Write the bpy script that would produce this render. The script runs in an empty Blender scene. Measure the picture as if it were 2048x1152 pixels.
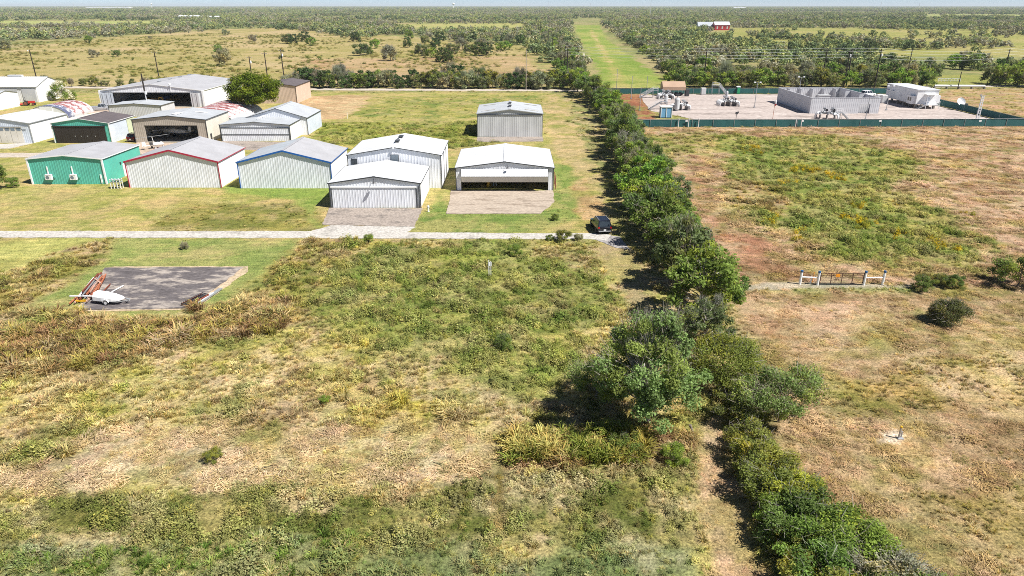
import bpy, math, random
import numpy as np
from mathutils import Vector, Matrix, Euler

sc = bpy.context.scene
# ------------------------------------------------------------------ camera, world, sun, exposure
FPX, HC, HOR = 1365.0, 28.0, 10.5          # focal length in photo pixels, camera height, horizon row
PITCH = math.atan((576 - HOR) / FPX)
cam = bpy.data.cameras.new("camera")
camo = bpy.data.objects.new("camera", cam)
sc.collection.objects.link(camo)
camo.location = (0, 0, HC)
camo.rotation_euler = (math.pi / 2 - PITCH, 0, 0)
cam.sensor_width = 36.0
cam.lens = 36.0 * FPX / 2048
cam.clip_start = 0.5
cam.clip_end = 40000
sc.camera = camo

SUN_ELEV, SUN_AZ = math.radians(54), math.radians(116)     # azimuth clockwise from +Y
sv = Vector((math.cos(SUN_ELEV) * math.sin(SUN_AZ), math.cos(SUN_ELEV) * math.cos(SUN_AZ), math.sin(SUN_ELEV)))
sl = bpy.data.lights.new("sun", 'SUN')
sl.energy = 5.0
sl.angle = math.radians(0.5)
sl.color = (1.0, 0.965, 0.91)
slo = bpy.data.objects.new("sun", sl)
sc.collection.objects.link(slo)
slo.rotation_euler = sv.to_track_quat('Z', 'Y').to_euler()
slo.location = (0, 0, 80)

w = bpy.data.worlds.new("World")
sc.world = w
w.use_nodes = True
wn = w.node_tree
bg = wn.nodes["Background"]
sky = wn.nodes.new("ShaderNodeTexSky")
sky.sky_type = 'NISHITA'
sky.sun_disc = False
sky.sun_elevation = SUN_ELEV
sky.sun_rotation = SUN_AZ
sky.altitude = 30
sky.air_density = 0.42
sky.dust_density = 0.16
sky.ozone_density = 2.0
wn.links.new(sky.outputs[0], bg.inputs[0])
bg.inputs[1].default_value = 0.072
sc.view_settings.view_transform = 'Standard'
sc.view_settings.look = 'None'
sc.view_settings.exposure = 0.72
sc.view_settings.gamma = 1.0
sc.cycles.filter_width = 0.95
sc.cycles.max_bounces = 5
sc.cycles.diffuse_bounces = 3
sc.cycles.transparent_max_bounces = 4
sc.cycles.volume_bounces = 0
sc.cycles.use_denoising = False

rnd = random.Random(7)
npr = np.random.default_rng(11)

# ------------------------------------------------------------------ pixel -> ground survey
def ray(py):
    v = (py - 576) / FPX
    return math.cos(PITCH) - v * math.sin(PITCH), -math.sin(PITCH) - v * math.cos(PITCH)

def at(px, py, h=0.0):
    """point at height h seen at photo pixel (px, py)"""
    dy, dz = ray(py)
    zc = (h - HC) / dz
    return Vector(((px - 1024) / FPX * zc, dy * zc, h))

def hgt_at(Y, py):
    dy, dz = ray(py)
    return HC + Y * dz / dy

def xat(px, Y, h=0.0):
    zc = Y * math.cos(PITCH) + (HC - h) * math.sin(PITCH)
    return (px - 1024) / FPX * zc

def lin(c):
    return tuple(((x / 255) / 12.92) if x <= 10 else (((x / 255) + 0.055) / 1.055) ** 2.4 for x in c)

# ------------------------------------------------------------------ object helpers
C = sc.collection
def props(o, label=None, cat=None, group=None, kind=None):
    if label: o['label'] = label
    if cat: o['category'] = cat
    if group: o['group'] = group
    if kind: o['kind'] = kind
    return o

def thing(name, label, cat, loc=(0, 0, 0), rz=0.0, group=None):
    o = bpy.data.objects.new(name, None)
    o.empty_display_size = 0.3
    C.objects.link(o)
    o.location = loc
    o.rotation_euler = (0, 0, rz)
    return props(o, label, cat, group)

class MB:
    def __init__(s):
        s.v = []; s.f = []; s.m = []; s.mi = 0
    def add(s, vs, fs):
        b = len(s.v)
        s.v += [tuple(v) for v in vs]
        s.f += [tuple(i + b for i in f) for f in fs]
        s.m += [s.mi] * len(fs)
        return s
    def box(s, x0, x1, y0, y1, z0, z1):
        return s.add([(x0,y0,z0),(x1,y0,z0),(x1,y1,z0),(x0,y1,z0),(x0,y0,z1),(x1,y0,z1),(x1,y1,z1),(x0,y1,z1)],
                     [(0,3,2,1),(4,5,6,7),(0,1,5,4),(1,2,6,5),(2,3,7,6),(3,0,4,7)])
    def cbox(s, c, sx, sy, sz, M=None):
        vs = [Vector((x*sx/2, y*sy/2, z*sz/2)) for x,y,z in [(-1,-1,-1),(1,-1,-1),(1,1,-1),(-1,1,-1),(-1,-1,1),(1,-1,1),(1,1,1),(-1,1,1)]]
        if M: vs = [M @ v for v in vs]
        c = Vector(c)
        return s.add([v + c for v in vs], [(0,3,2,1),(4,5,6,7),(0,1,5,4),(1,2,6,5),(2,3,7,6),(3,0,4,7)])
    def beam(s, a, b, wd, ht=None):
        a = Vector(a); b = Vector(b); ht = ht or wd
        d = (b - a)
        if d.length < 1e-6: return s
        d.normalize()
        up = Vector((0,0,1)) if abs(d.z) < .95 else Vector((0,1,0))
        x = d.cross(up).normalized() * (wd/2); y = x.cross(d).normalized() * (ht/2)
        vs = [a-x-y, a+x-y, a+x+y, a-x+y, b-x-y, b+x-y, b+x+y, b-x+y]
        return s.add(vs, [(0,1,2,3),(7,6,5,4),(4,5,1,0),(5,6,2,1),(6,7,3,2),(7,4,0,3)])
    def tube(s, pts, r, n=8, cap=True):
        pts = [Vector(p) for p in pts]
        rs = r if isinstance(r, (list, tuple)) else [r] * len(pts)
        vs = []; ref = None
        for i, p in enumerate(pts):
            d = (pts[min(i+1, len(pts)-1)] - pts[max(i-1, 0)]).normalized()
            if ref is None: ref = Vector((0,0,1)) if abs(d.z) < .9 else Vector((1,0,0))
            x = d.cross(ref).normalized(); y = d.cross(x).normalized()
            for k in range(n):
                a = 2*math.pi*k/n
                vs.append(p + (x*math.cos(a) + y*math.sin(a)) * rs[i])
        fs = []
        for i in range(len(pts)-1):
            for k in range(n):
                k2 = (k+1) % n
                fs.append((i*n+k, i*n+k2, (i+1)*n+k2, (i+1)*n+k))
        if cap:
            fs.append(tuple(range(n-1, -1, -1))); fs.append(tuple(range((len(pts)-1)*n, len(pts)*n)))
        return s.add(vs, fs)
    def lathe(s, c, prof, n=16, axis='z'):
        c = Vector(c); vs = []
        for r, z in prof:
            for k in range(n):
                a = 2*math.pi*k/n
                p = (r*math.cos(a), r*math.sin(a), z)
                if axis == 'x': p = (p[2], p[0], p[1])
                if axis == 'y': p = (p[0], p[2], p[1])
                vs.append(c + Vector(p))
        fs = []
        for i in range(len(prof)-1):
            for k in range(n):
                k2 = (k+1) % n
                fs.append((i*n+k, i*n+k2, (i+1)*n+k2, (i+1)*n+k))
        fs.append(tuple(range(n-1, -1, -1))); fs.append(tuple(range((len(prof)-1)*n, len(prof)*n)))
        return s.add(vs, fs)
    def prism(s, poly, z0, z1):
        n = len(poly)
        vs = [(p[0], p[1], z0) for p in poly] + [(p[0], p[1], z1) for p in poly]
        fs = [tuple(range(n-1, -1, -1)), tuple(range(n, 2*n))] + [(i, (i+1) % n, n+(i+1) % n, n+i) for i in range(n)]
        return s.add(vs, fs)
    def sheet(s, o, u, v, L, t0, t1, n, period=0.42, d=0.024, breaks=()):
        """ribbed metal sheet: origin o, along u for L, from t0(s) to t1(s) along v, ribs raised along n"""
        o = Vector(o); u = Vector(u); v = Vector(v); n = Vector(n)
        cols = []
        k = 0
        while k * period < L:
            b = k * period
            for off, dd in ((0.0, 0), (0.66, 0), (0.72, d), (0.90, d), (0.96, 0)):
                x = b + off * period
                if x < L: cols.append((x, dd))
            k += 1
        cols.append((L, 0))
        for b in breaks:
            cols = [c for c in cols if abs(c[0] - b) > 0.012] + [(b, 0)]
        cols.sort()
        f0 = t0 if callable(t0) else (lambda x: t0)
        f1 = t1 if callable(t1) else (lambda x: t1)
        vs = []
        for x, dd in cols:
            vs.append(o + u*x + v*f0(x) + n*dd); vs.append(o + u*x + v*f1(x) + n*dd)
        return s.add(vs, [(2*i, 2*i+2, 2*i+3, 2*i+1) for i in range(len(cols)-1)])
    def split(s, name, mat, parent=None, smooth=False):
        """build every connected piece as an object of its own"""
        par = list(range(len(s.v)))
        def fd(i):
            while par[i] != i: par[i] = par[par[i]]; i = par[i]
            return i
        for f in s.f:
            for i in f[1:]: par[fd(i)] = fd(f[0])
        gr = {}
        for k, f in enumerate(s.f): gr.setdefault(fd(f[0]), []).append(k)
        for ks in gr.values():
            mp = {}; m = MB()
            for k in ks:
                f = []
                for i in s.f[k]:
                    if i not in mp: mp[i] = len(m.v); m.v.append(s.v[i])
                    f.append(mp[i])
                m.f.append(tuple(f)); m.m.append(s.m[k])
            m.build(name, mat, parent, smooth)
    def build(s, name, mat, parent=None, smooth=False):
        me = bpy.data.meshes.new(name)
        me.from_pydata(s.v, [], s.f)
        for m in (mat if isinstance(mat, (list, tuple)) else [mat]): me.materials.append(m)
        me.polygons.foreach_set('material_index', s.m)
        if smooth: me.polygons.foreach_set('use_smooth', [True]*len(s.f))
        me.update()
        o = bpy.data.objects.new(name, me)
        C.objects.link(o)
        if parent: o.parent = parent
        return o

def np_mesh(name, verts, quads, mats, mat_idx=None, colors=None, smooth=False, tri=False):
    k = 3 if tri else 4
    me = bpy.data.meshes.new(name)
    nv, nf = len(verts), len(quads)
    me.vertices.add(nv); me.loops.add(nf*k); me.polygons.add(nf)
    me.vertices.foreach_set('co', np.ascontiguousarray(verts, dtype=np.float32).ravel())
    me.loops.foreach_set('vertex_index', np.ascontiguousarray(quads, dtype=np.int32).ravel())
    me.polygons.foreach_set('loop_start', np.arange(0, nf*k, k, dtype=np.int32))
    me.polygons.foreach_set('loop_total', np.full(nf, k, dtype=np.int32))
    if mat_idx is not None: me.polygons.foreach_set('material_index', np.asarray(mat_idx, dtype=np.int32))
    if smooth: me.polygons.foreach_set('use_smooth', np.ones(nf, dtype=bool))
    for m in mats: me.materials.append(m)
    me.update(calc_edges=True)
    if colors is not None:
        a = me.color_attributes.new('col', 'FLOAT_COLOR', 'POINT')
        c = np.ones((nv, 4), dtype=np.float32); c[:, :3] = colors
        a.data.foreach_set('color', c.ravel())
    return me

def copy_tree(o, parent=None, **kw):
    c = o.copy()
    C.objects.link(c)
    if parent: c.parent = parent
    for ch in list(o.children): copy_tree(ch, c)
    return c

ONES = "zeroth first second third fourth fifth sixth seventh eighth ninth tenth eleventh twelfth thirteenth fourteenth fifteenth sixteenth seventeenth eighteenth nineteenth".split()
TENS = ["", "", "twent", "thirt", "fort", "fift", "sixt", "sevent", "eight", "ninet"]
def ordinal(n):
    if n < 20: return ONES[n]
    return TENS[n//10] + ("ieth" if n % 10 == 0 else "y-" + ONES[n % 10])

# ------------------------------------------------------------------ materials
def mat_base(name, rough=0.6, metal=0.0, spec=0.4):
    m = bpy.data.materials.new(name)
    m.use_nodes = True
    b = m.node_tree.nodes['Principled BSDF']
    b.inputs['Roughness'].default_value = rough
    b.inputs['Metallic'].default_value = metal
    b.inputs['Specular IOR Level'].default_value = spec
    return m, m.node_tree.nodes, m.node_tree.links, b

def noise(N, L, vec, scale, detail=4, rough=0.6):
    n = N.new('ShaderNodeTexNoise')
    n.inputs['Scale'].default_value = scale
    n.inputs['Detail'].default_value = detail
    n.inputs['Roughness'].default_value = rough
    if vec is not None: L.new(vec, n.inputs['Vector'])
    return n.outputs['Fac']

def ramp(N, L, fac, stops):
    r = N.new('ShaderNodeValToRGB')
    e = r.color_ramp.elements
    while len(e) < len(stops): e.new(0.5)
    for i, (p, c) in enumerate(stops):
        e[i].position = p
        e[i].color = (c if len(c) == 4 else (*c, 1)) if not isinstance(c, (int, float)) else (c, c, c, 1)
    L.new(fac, r.inputs[0])
    return r.outputs[0]

def mixc(N, L, fac, a, b, mode='MIX'):
    m = N.new('ShaderNodeMix'); m.data_type = 'RGBA'; m.blend_type = mode
    if isinstance(fac, (int, float)): m.inputs[0].default_value = fac
    else: L.new(fac, m.inputs[0])
    for i, x in ((6, a), (7, b)):
        if isinstance(x, (tuple, list)): m.inputs[i].default_value = (*x[:3], 1)
        else: L.new(x, m.inputs[i])
    return m.outputs[2]

def objvec(N, L, scale=(1, 1, 1)):
    tc = N.new('ShaderNodeTexCoord')
    mp = N.new('ShaderNodeMapping')
    mp.inputs['Scale'].default_value = scale
    L.new(tc.outputs['Object'], mp.inputs['Vector'])
    return mp.outputs[0]

def paint(name, col, rough=0.45, dirt=(0.35, 0.30, 0.24), amt=0.25, metal=0.0, streak=True, spec=0.4):
    """painted sheet metal with faint weathering streaks and blotches"""
    m, N, L, b = mat_base(name, rough, metal, spec)
    v1 = objvec(N, L, (2.2, 2.2, 0.18) if streak else (1, 1, 1))
    f1 = noise(N, L, v1, 1.0, 5, 0.65)
    v2 = objvec(N, L)
    f2 = noise(N, L, v2, 0.35, 4)
    a = ramp(N, L, f1, [(0.48, 0.0), (0.80, 1.0)])
    c = ramp(N, L, f2, [(0.35, tuple(x*0.90 for x in col)), (0.65, tuple(min(1, x*1.05) for x in col))])
    mu = N.new('ShaderNodeMath'); mu.operation = 'MULTIPLY'; mu.inputs[1].default_value = amt
    L.new(a, mu.inputs[0])
    L.new(mixc(N, L, mu.outputs[0], c, tuple(d*0.5 + x*0.4 for d, x in zip(dirt, col))), b.inputs['Base Color'])
    return m

def simple(name, col, rough=0.6, metal=0.0, var=0.12, scale=3.0, spec=0.4):
    m, N, L, b = mat_base(name, rough, metal, spec)
    f = noise(N, L, objvec(N, L), scale, 4)
    L.new(ramp(N, L, f, [(0.3, tuple(x*(1-var) for x in col)), (0.7, tuple(min(1, x*(1+var)) for x in col))]), b.inputs['Base Color'])
    return m

M = {}
M['white'] = paint('white_metal', (0.78, 0.78, 0.775), amt=0.34)
M['white_wall'] = paint('white_wall_metal', (0.77, 0.79, 0.83), amt=0.42)
M['white_roof'] = paint('white_roof_metal', (0.58, 0.59, 0.60), amt=0.10, streak=False)
M['gray_roof'] = paint('gray_roof_metal', (0.36, 0.36, 0.375), rough=0.6, amt=0.25, streak=False)
M['lightgray_roof'] = paint('pale_gray_roof_metal', (0.392, 0.412, 0.432), rough=0.6, amt=0.35, streak=False)
M['bluegray_roof'] = paint('blue_gray_roof_metal', (0.37, 0.40, 0.43), rough=0.6, amt=0.3, streak=False)
M['galv'] = paint('weathered_galvanised_metal', (0.55, 0.56, 0.56), rough=0.5, amt=0.65, dirt=(0.34, 0.34, 0.35))
M['teal'] = paint('teal_metal', (0.105, 0.46, 0.365), amt=0.18)
M['taupe'] = paint('taupe_metal', (0.42, 0.37, 0.31), amt=0.2)
M['brown_door'] = paint('dark_brown_metal', (0.030, 0.023, 0.021), amt=0.2, dirt=(0.10, 0.075, 0.06))
M['brown_roof'] = paint('brown_gray_roof_metal', (0.115, 0.097, 0.100), rough=0.55, amt=0.3, streak=False)
M['tan_wall'] = paint('tan_metal', (0.60, 0.46, 0.36), amt=0.2)
M['cream'] = paint('cream_metal', (0.66, 0.62, 0.54), amt=0.25)
M['palegreen'] = paint('pale_green_metal', (0.58, 0.62, 0.42), amt=0.2)
M['bluewhite'] = paint('pale_blue_metal', (0.58, 0.63, 0.70), amt=0.25)
M['encl'] = paint('gray_panel_metal', (0.56, 0.565, 0.585), amt=0.25)
M['charcoal'] = simple('charcoal_trim', (0.05, 0.055, 0.06), 0.5)
M['red_trim'] = simple('red_trim', (0.38, 0.02, 0.055), 0.45)
M['blue_trim'] = simple('blue_trim', (0.015, 0.11, 0.38), 0.45)
M['rust_dark'] = simple('brown_gate_rust', (0.085, 0.036, 0.025), 0.8, var=0.3)
M['white_trim'] = simple('white_trim', (0.80, 0.80, 0.80), 0.45, var=0.05)
M['dark'] = simple('dark_interior', (0.02, 0.02, 0.022), 0.8)
M['glass'] = simple('window_glass', (0.03, 0.04, 0.05), 0.08, spec=0.6)
M['gray_glass'] = simple('gray_louvre', (0.17, 0.21, 0.25), 0.35)
M['concrete'] = simple('concrete', (0.26, 0.24, 0.21), 0.9, var=0.3, scale=0.5)
M['steel'] = simple('gray_steel', (0.42, 0.43, 0.44), 0.4, metal=0.4)
M['whitepipe'] = simple('white_pipe_paint', (0.72, 0.72, 0.72), 0.4)
M['darksteel'] = simple('dark_steel', (0.07, 0.07, 0.075), 0.5, metal=0.3)
M['rust'] = simple('rusty_steel', (0.20, 0.055, 0.03), 0.75, var=0.35)
M['orange'] = simple('orange_primer', (0.42, 0.15, 0.075), 0.6, var=0.3)
M['palepink'] = simple('faded_primer', (0.46, 0.30, 0.23), 0.6, var=0.3)
M['red'] = simple('red_paint', (0.50, 0.03, 0.025), 0.4)
M['yellow'] = simple('yellow_paint', (0.72, 0.42, 0.03), 0.4)
M['blue'] = simple('blue_paint', (0.03, 0.08, 0.30), 0.4)
M['lightblue'] = simple('light_blue_panel', (0.17, 0.38, 0.60), 0.5)
M['green'] = simple('green_paint', (0.02, 0.28, 0.12), 0.5)
M['black_car'] = simple('black_car_paint', (0.012, 0.013, 0.017), 0.12, spec=0.8)
M['silver_car'] = simple('silver_car_paint', (0.42, 0.43, 0.45), 0.3, metal=0.3)
M['white_car'] = simple('white_car_paint', (0.78, 0.78, 0.78), 0.3)
M['darkred_car'] = simple('dark_red_car_paint', (0.10, 0.008, 0.012), 0.25)
M['tyre'] = simple('tyre_rubber', (0.025, 0.025, 0.025), 0.8)
M['tail'] = simple('tail_light_red', (0.35, 0.01, 0.01), 0.25)
M['plate'] = simple('plate_white', (0.75, 0.75, 0.75), 0.5)
M['wood_pole'] = simple('creosote_wood', (0.028, 0.021, 0.018), 0.85, var=0.3)
M['gray_pole'] = simple('weathered_wood', (0.30, 0.26, 0.22), 0.85, var=0.25)
M['wire'] = simple('wire', (0.55, 0.56, 0.56), 0.4)
M['orange_sign'] = simple('orange_sign', (0.80, 0.30, 0.02), 0.5)
M['cap_blue'] = simple('blue_cap', (0.02, 0.10, 0.25), 0.5)
M['screen'] = paint('green_screen_fabric', (0.020, 0.105, 0.105), rough=0.8, amt=0.3, dirt=(0.12, 0.2, 0.2))
M['barn_red'] = paint('barn_red', (0.42, 0.03, 0.035), amt=0.2)
M['tan_shelter'] = paint('tan_shelter_metal', (0.40, 0.27, 0.185), amt=0.15)
M['bark'] = simple('bark', (0.20, 0.165, 0.13), 0.9, var=0.35, scale=5)
M['twig'] = simple('gray_twigs', (0.36, 0.33, 0.30), 0.9, var=0.3, scale=4)
# ------------------------------------------------------------------ colour survey of the ground
def hash2(ix, iy, seed):
    h = (ix.astype(np.int64) * 374761393 + iy.astype(np.int64) * 668265263 + seed * 974634777) & 0xffffffff
    h = ((h ^ (h >> 13)) * 1274126177) & 0xffffffff
    h = h ^ (h >> 16)
    return (h & 0xffff) / 65535.0

def vnoise(x, y, s, seed):
    x = x / s; y = y / s
    ix = np.floor(x); iy = np.floor(y)
    fx = x - ix; fy = y - iy
    fx = fx*fx*(3-2*fx); fy = fy*fy*(3-2*fy)
    a = hash2(ix, iy, seed); b = hash2(ix+1, iy, seed); c = hash2(ix, iy+1, seed); d = hash2(ix+1, iy+1, seed)
    return (a*(1-fx)+b*fx)*(1-fy) + (c*(1-fx)+d*fx)*fy

def fbm(x, y, s, seed, octv=4):
    r = 0; a = 0.5; t = 0
    for k in range(octv):
        r = r + a * vnoise(x + 17.3*k, y - 9.1*k, s / 2**k, seed + k*13); t += a; a *= 0.55
    return r / t

def sstep(a, b, x):
    t = np.clip((x-a)/(b-a), 0, 1)
    return t*t*(3-2*t)

def poly_sd(P, x, y):
    """signed distance, positive inside"""
    P = np.asarray(P, dtype=float); n = len(P)
    d = np.full(x.shape, 1e9); ins = np.zeros(x.shape, dtype=bool)
    for i in range(n):
        ax, ay = P[i]; bx, by = P[(i+1) % n]
        ex, ey = bx-ax, by-ay
        t = np.clip(((x-ax)*ex + (y-ay)*ey) / (ex*ex+ey*ey+1e-9), 0, 1)
        d = np.minimum(d, np.hypot(x-ax-t*ex, y-ay-t*ey))
        c = ((ay > y) != (by > y)) & (x < (bx-ax)*(y-ay)/((by-ay) if by != ay else 1e-9) + ax)
        ins ^= c
    return np.where(ins, d, -d)

def px(*pts):
    return [tuple(at(a, b)[:2]) for a, b in pts]
def z8(*pts):
    return px(*[(1248 + a/2.56, 250 + b/2.56) for a, b in pts])

straw=(196,172,120); pale=(212,190,150); olive=(132,130,60); green=(108,126,55)
# each patch: outline, three colours, plant height, plant kind (0 grass, 1 leafy weed, 2 flattened straw), edge softness in metres
PATCH = [
 (px((-700,478),(1240,478),(1460,600),(1500,800),(1900,1500),(-1500,1500)), [straw,(172,164,90),(184,172,88)], .40, 0, 2),
 # lawns and weeds round the hangars
 (px((-900,185),(1110,185),(1250,470),(1240,486),(-900,480)), [(184,170,102),(156,156,78),(188,166,100)], .07, 0, 2),
 (px((370,405),(640,410),(640,462),(340,462),(330,440)), [(150,142,72),(168,152,84),(128,128,58)], .22, 0, 1.5),
 (px((450,372),(660,376),(640,410),(620,440),(640,455),(590,400),(450,385)), [(128,152,62),(140,158,70),(150,160,80)], .08, 0, 1),
 (px((600,198),(950,190),(1110,188),(1110,235),(600,240)), [(150,152,72),(172,162,90),(120,138,62)], .22, 0, 3),
 (px((590,192),(745,190),(735,205),(690,238),(590,242)), [(206,178,122),(196,160,104),(182,150,95)], .03, 2, 2),
 (px((620,246),(1100,240),(1110,262),(950,300),(720,300),(640,285)), [(142,150,58),(166,162,74),(122,134,50)], .45, 1, 2),
 (px((1085,190),(1125,190),(1255,470),(1150,470),(1150,400),(1100,290)), [(176,158,96),(196,170,112),(150,150,76)], .09, 0, 2),
 (px((1090,325),(1140,330),(1165,440),(1090,462),(820,466),(850,425),(880,390),(900,420),(1080,400)), [(116,142,62),(136,150,74),(160,158,92)], .12, 0, 1.2),
 (px((1145,370),(1170,360),(1230,455),(1170,468)), [(196,164,104),(176,142,84),(160,150,80)], .12, 2, 1),
 # strip below the road
 (px((-900,478),(240,478),(180,500),(20,545),(-900,640)), [(198,190,112),(182,180,100),(170,165,90)], .07, 0, 1.5),
 (px((-900,650),(0,548),(170,492),(240,480),(222,515),(122,575),(45,640),(-900,740)), [(176,156,84),(126,122,54),(160,134,78)], .55, 0, 1.2),
 (px((238,480),(605,480),(560,560),(480,605),(380,645),(28,648),(120,575),(212,512)), [(160,162,94),(140,154,80),(178,166,106)], .07, 0, 1.2),
 (px((560,560),(610,482),(720,482),(700,560),(640,640),(560,640)), [(166,146,78),(150,120,72),(126,126,56)], .6, 0, 2),
 (px((620,600),(650,520),(760,486),(960,480),(1150,486),(1225,560),(1240,640),(1190,720),(1050,790),(900,770),(760,700),(640,660)), [(124,136,58),(158,158,80),(104,120,50)], .50, 1, 3),
 (px((870,512),(950,482),(1010,480),(1010,520),(900,530)), [(124,148,58),(146,158,72),(114,134,54)], .4, 1, .8),
 (px((1060,480),(1240,484),(1220,540),(1080,520)), [(166,152,92),(140,142,74),(182,160,112)], .4, 0, 1.5),
 (px((-900,760),(0,650),(110,642),(380,645),(480,605),(575,608),(595,650),(540,675),(330,705),(250,732),(0,775),(-900,900)), [(166,130,92),(184,156,106),(150,136,76)], .8, 0, 2.5),
 (px((-900,900),(0,775),(330,705),(560,672),(760,700),(900,770),(1000,800),(900,890),(-900,960)), [(204,182,122),(180,168,84),(168,142,90)], .42, 0, 2.5),
 (px((-900,830),(0,765),(180,770),(220,830),(60,870),(-900,960)), [(196,180,84),(176,166,66),(200,178,120)], .5, 0, 2),
 (px((690,790),(800,760),(850,840),(800,900),(700,880)), [(188,172,60),(172,160,66),(190,170,100)], .5, 0, 1.5),
 (px((-1500,930),(0,885),(350,868),(1000,862),(1010,985),(-1500,1040)), [(216,194,154),(200,176,134),(184,170,112)], .24, 2, 1.5),
 (px((0,880),(110,870),(140,905),(60,930),(-300,960),(-300,900)), [(168,160,72),(140,138,56),(180,164,90)], .6, 0, .8),
 (px((-1500,1040),(0,992),(300,980),(700,988),(1000,955),(1390,945),(1400,1105),(-1500,1150)), [(148,142,78),(98,106,44),(192,172,124)], .42, 1, 1.2),
 (px((90,1000),(250,985),(260,1060),(110,1065)), [(88,100,36),(104,114,42),(120,120,56)], .5, 1, .6),
 (px((-1500,1140),(0,1094),(1395,1098),(1460,1500),(-2000,1500)), [(116,130,80),(138,146,98),(160,156,128)], .40, 0, .8),
 (px((1010,870),(1200,855),(1390,880),(1390,930),(1010,935)), [(160,140,76),(118,128,54),(150,110,66)], .7, 0, .8),
 # tracks
 (px((1392,850),(1440,830),(1480,990),(1545,1152),(1700,1500),(1440,1500),(1420,1152),(1400,1000)), [(206,174,128),(188,156,108),(168,150,92)], .10, 2, .6),
 (px((1190,486),(1250,480),(1300,560),(1330,640),(1250,610)), [(178,156,108),(168,156,96),(146,126,84)], .10, 2, .8),
 # fields right of the hedgerow
 (px((1240,255),(2600,248),(3000,575),(1440,578),(1300,360)), [(184,148,104),(196,164,120),(158,122,80)], .28, 2, 1),
 (z8((400,40),(1100,50),(1300,100),(1590,200),(1500,330),(1720,560),(1860,640),(1650,770),(1250,750),(830,730),(790,580),(500,520),(590,300),(450,140)), [(138,148,66),(116,132,54),(168,156,80)], .5, 1, 4),
 (z8((60,60),(420,40),(460,140),(300,160),(220,300),(110,180)), [(150,146,70),(176,150,90),(124,132,56)], .4, 1, 2.5),
 (z8((590,290),(780,310),(900,420),(850,520),(620,420)), [(160,130,82),(140,130,66),(176,146,92)], .6, 0, 2),
 (z8((380,560),(560,535),(800,600),(840,745),(620,790),(540,700)), [(168,116,78),(190,142,98),(150,108,66)], .15, 2, 1.5),
 (px((1440,580),(2800,572),(4000,1700),(1800,1700),(1560,900),(1500,700)), [(190,160,110),(158,130,80),(146,134,74)], .2, 2, 1),
 (px((1440,584),(1820,584),(1780,660),(1600,740),(1510,700)), [(186,148,102),(156,116,74),(196,164,118)], .17, 2, 3),
 (px((1640,770),(1900,720),(2300,700),(2300,800),(1900,810),(1620,850)), [(176,150,76),(140,124,56),(200,172,116)], .25, 0, 1.5),
 (px((1850,1010),(2060,960),(2300,1100),(2060,1152),(1950,1100)), [(170,150,84),(136,124,60),(196,166,110)], .25, 0, 1.5),
 (px((1440,570),(1600,563),(1830,568),(1830,577),(1600,577),(1440,583)), [(184,172,156),(170,158,140),(196,180,156)], .03, 2, .35),
 (z8((230,260),(430,270),(480,430),(620,560),(540,640),(420,560),(330,420)), [(180,132,90),(196,154,110),(150,132,78)], .2, 2, 2),
 (px((1765,862),(1800,858),(1815,876),(1795,892),(1762,886)), [(222,206,184),(212,194,170),(204,186,158)], .0, 2, .5),
 (px((838,640),(846,640),(832,800),(822,800)), [(206,190,146),(196,176,126),(190,172,110)], .12, 2, .3),
 (px((862,640),(870,640),(862,800),(852,800)), [(206,190,146),(196,176,126),(190,172,110)], .12, 2, .3),
 (px((990,930),(1000,930),(1006,1060),(994,1060)), [(136,116,76),(150,130,88),(120,112,62)], .15, 2, .3),
 # beyond the gravel road
 (px((-900,178),(3000,178),(3000,150),(-900,150)), [(150,138,80),(120,124,60),(168,148,96)], .3, 0, 4),
 (px((-900,150),(0,100),(200,76),(420,60),(560,55),(700,66),(1050,92),(1110,140),(1100,170),(-900,172)), [(180,162,102),(164,152,86),(192,168,114)], .2, 0, 8),
 (px((600,120),(1050,110),(1100,165),(600,160)), [(190,160,106),(172,150,90),(176,140,88)], .2, 0, 8),
 (px((1200,180),(1360,180),(1300,140),(1215,80),(1198,50),(1148,50),(1160,80),(1195,140)), [(142,160,66),(166,166,88),(128,152,56)], .2, 0, 3),
 (px((1238,180),(1262,180),(1210,100),(1185,60),(1178,60),(1200,100)), [(196,172,116),(176,166,94),(160,160,80)], .05, 2, 2.5),
 (px((1213,189),(1290,189),(1300,215),(1310,240),(1255,240)), [(150,92,54),(168,116,70),(146,140,66)], .1, 2, 1),
 (px((1880,178),(3000,172),(3000,250),(2060,240),(1880,200)), [(180,140,94),(160,146,76),(196,156,106)], .25, 0, 2),
 (px((1560,150),(3000,150),(3000,174),(1850,176)), [(146,150,72),(162,156,84),(128,138,60)], .2, 0, 4),
 (px((1420,56),(3000,58),(3000,120),(1800,112),(1500,88)), [(164,160,88),(150,152,76),(172,160,98)], 0, 0, 10),
 (px((-900,52),(0,42),(330,42),(330,46),(-0,52),(-900,64)), [(174,180,106),(166,174,98),(180,176,110)], 0, 0, 12),
 (px((-900,66),(0,57),(80,57),(80,61),(0,62),(-900,74)), [(180,172,110),(166,164,98),(180,176,110)], 0, 0, 10),
 (px((800,48),(1050,46),(1060,54),(860,61)), [(182,172,108),(170,168,98),(166,172,96)], 0, 0, 12),
 (px((1850,29),(2600,29),(2600,33),(1850,33)), [(164,172,104),(166,170,98),(160,166,96)], 0, 0, 20),
]
ALB = 0.75
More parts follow.
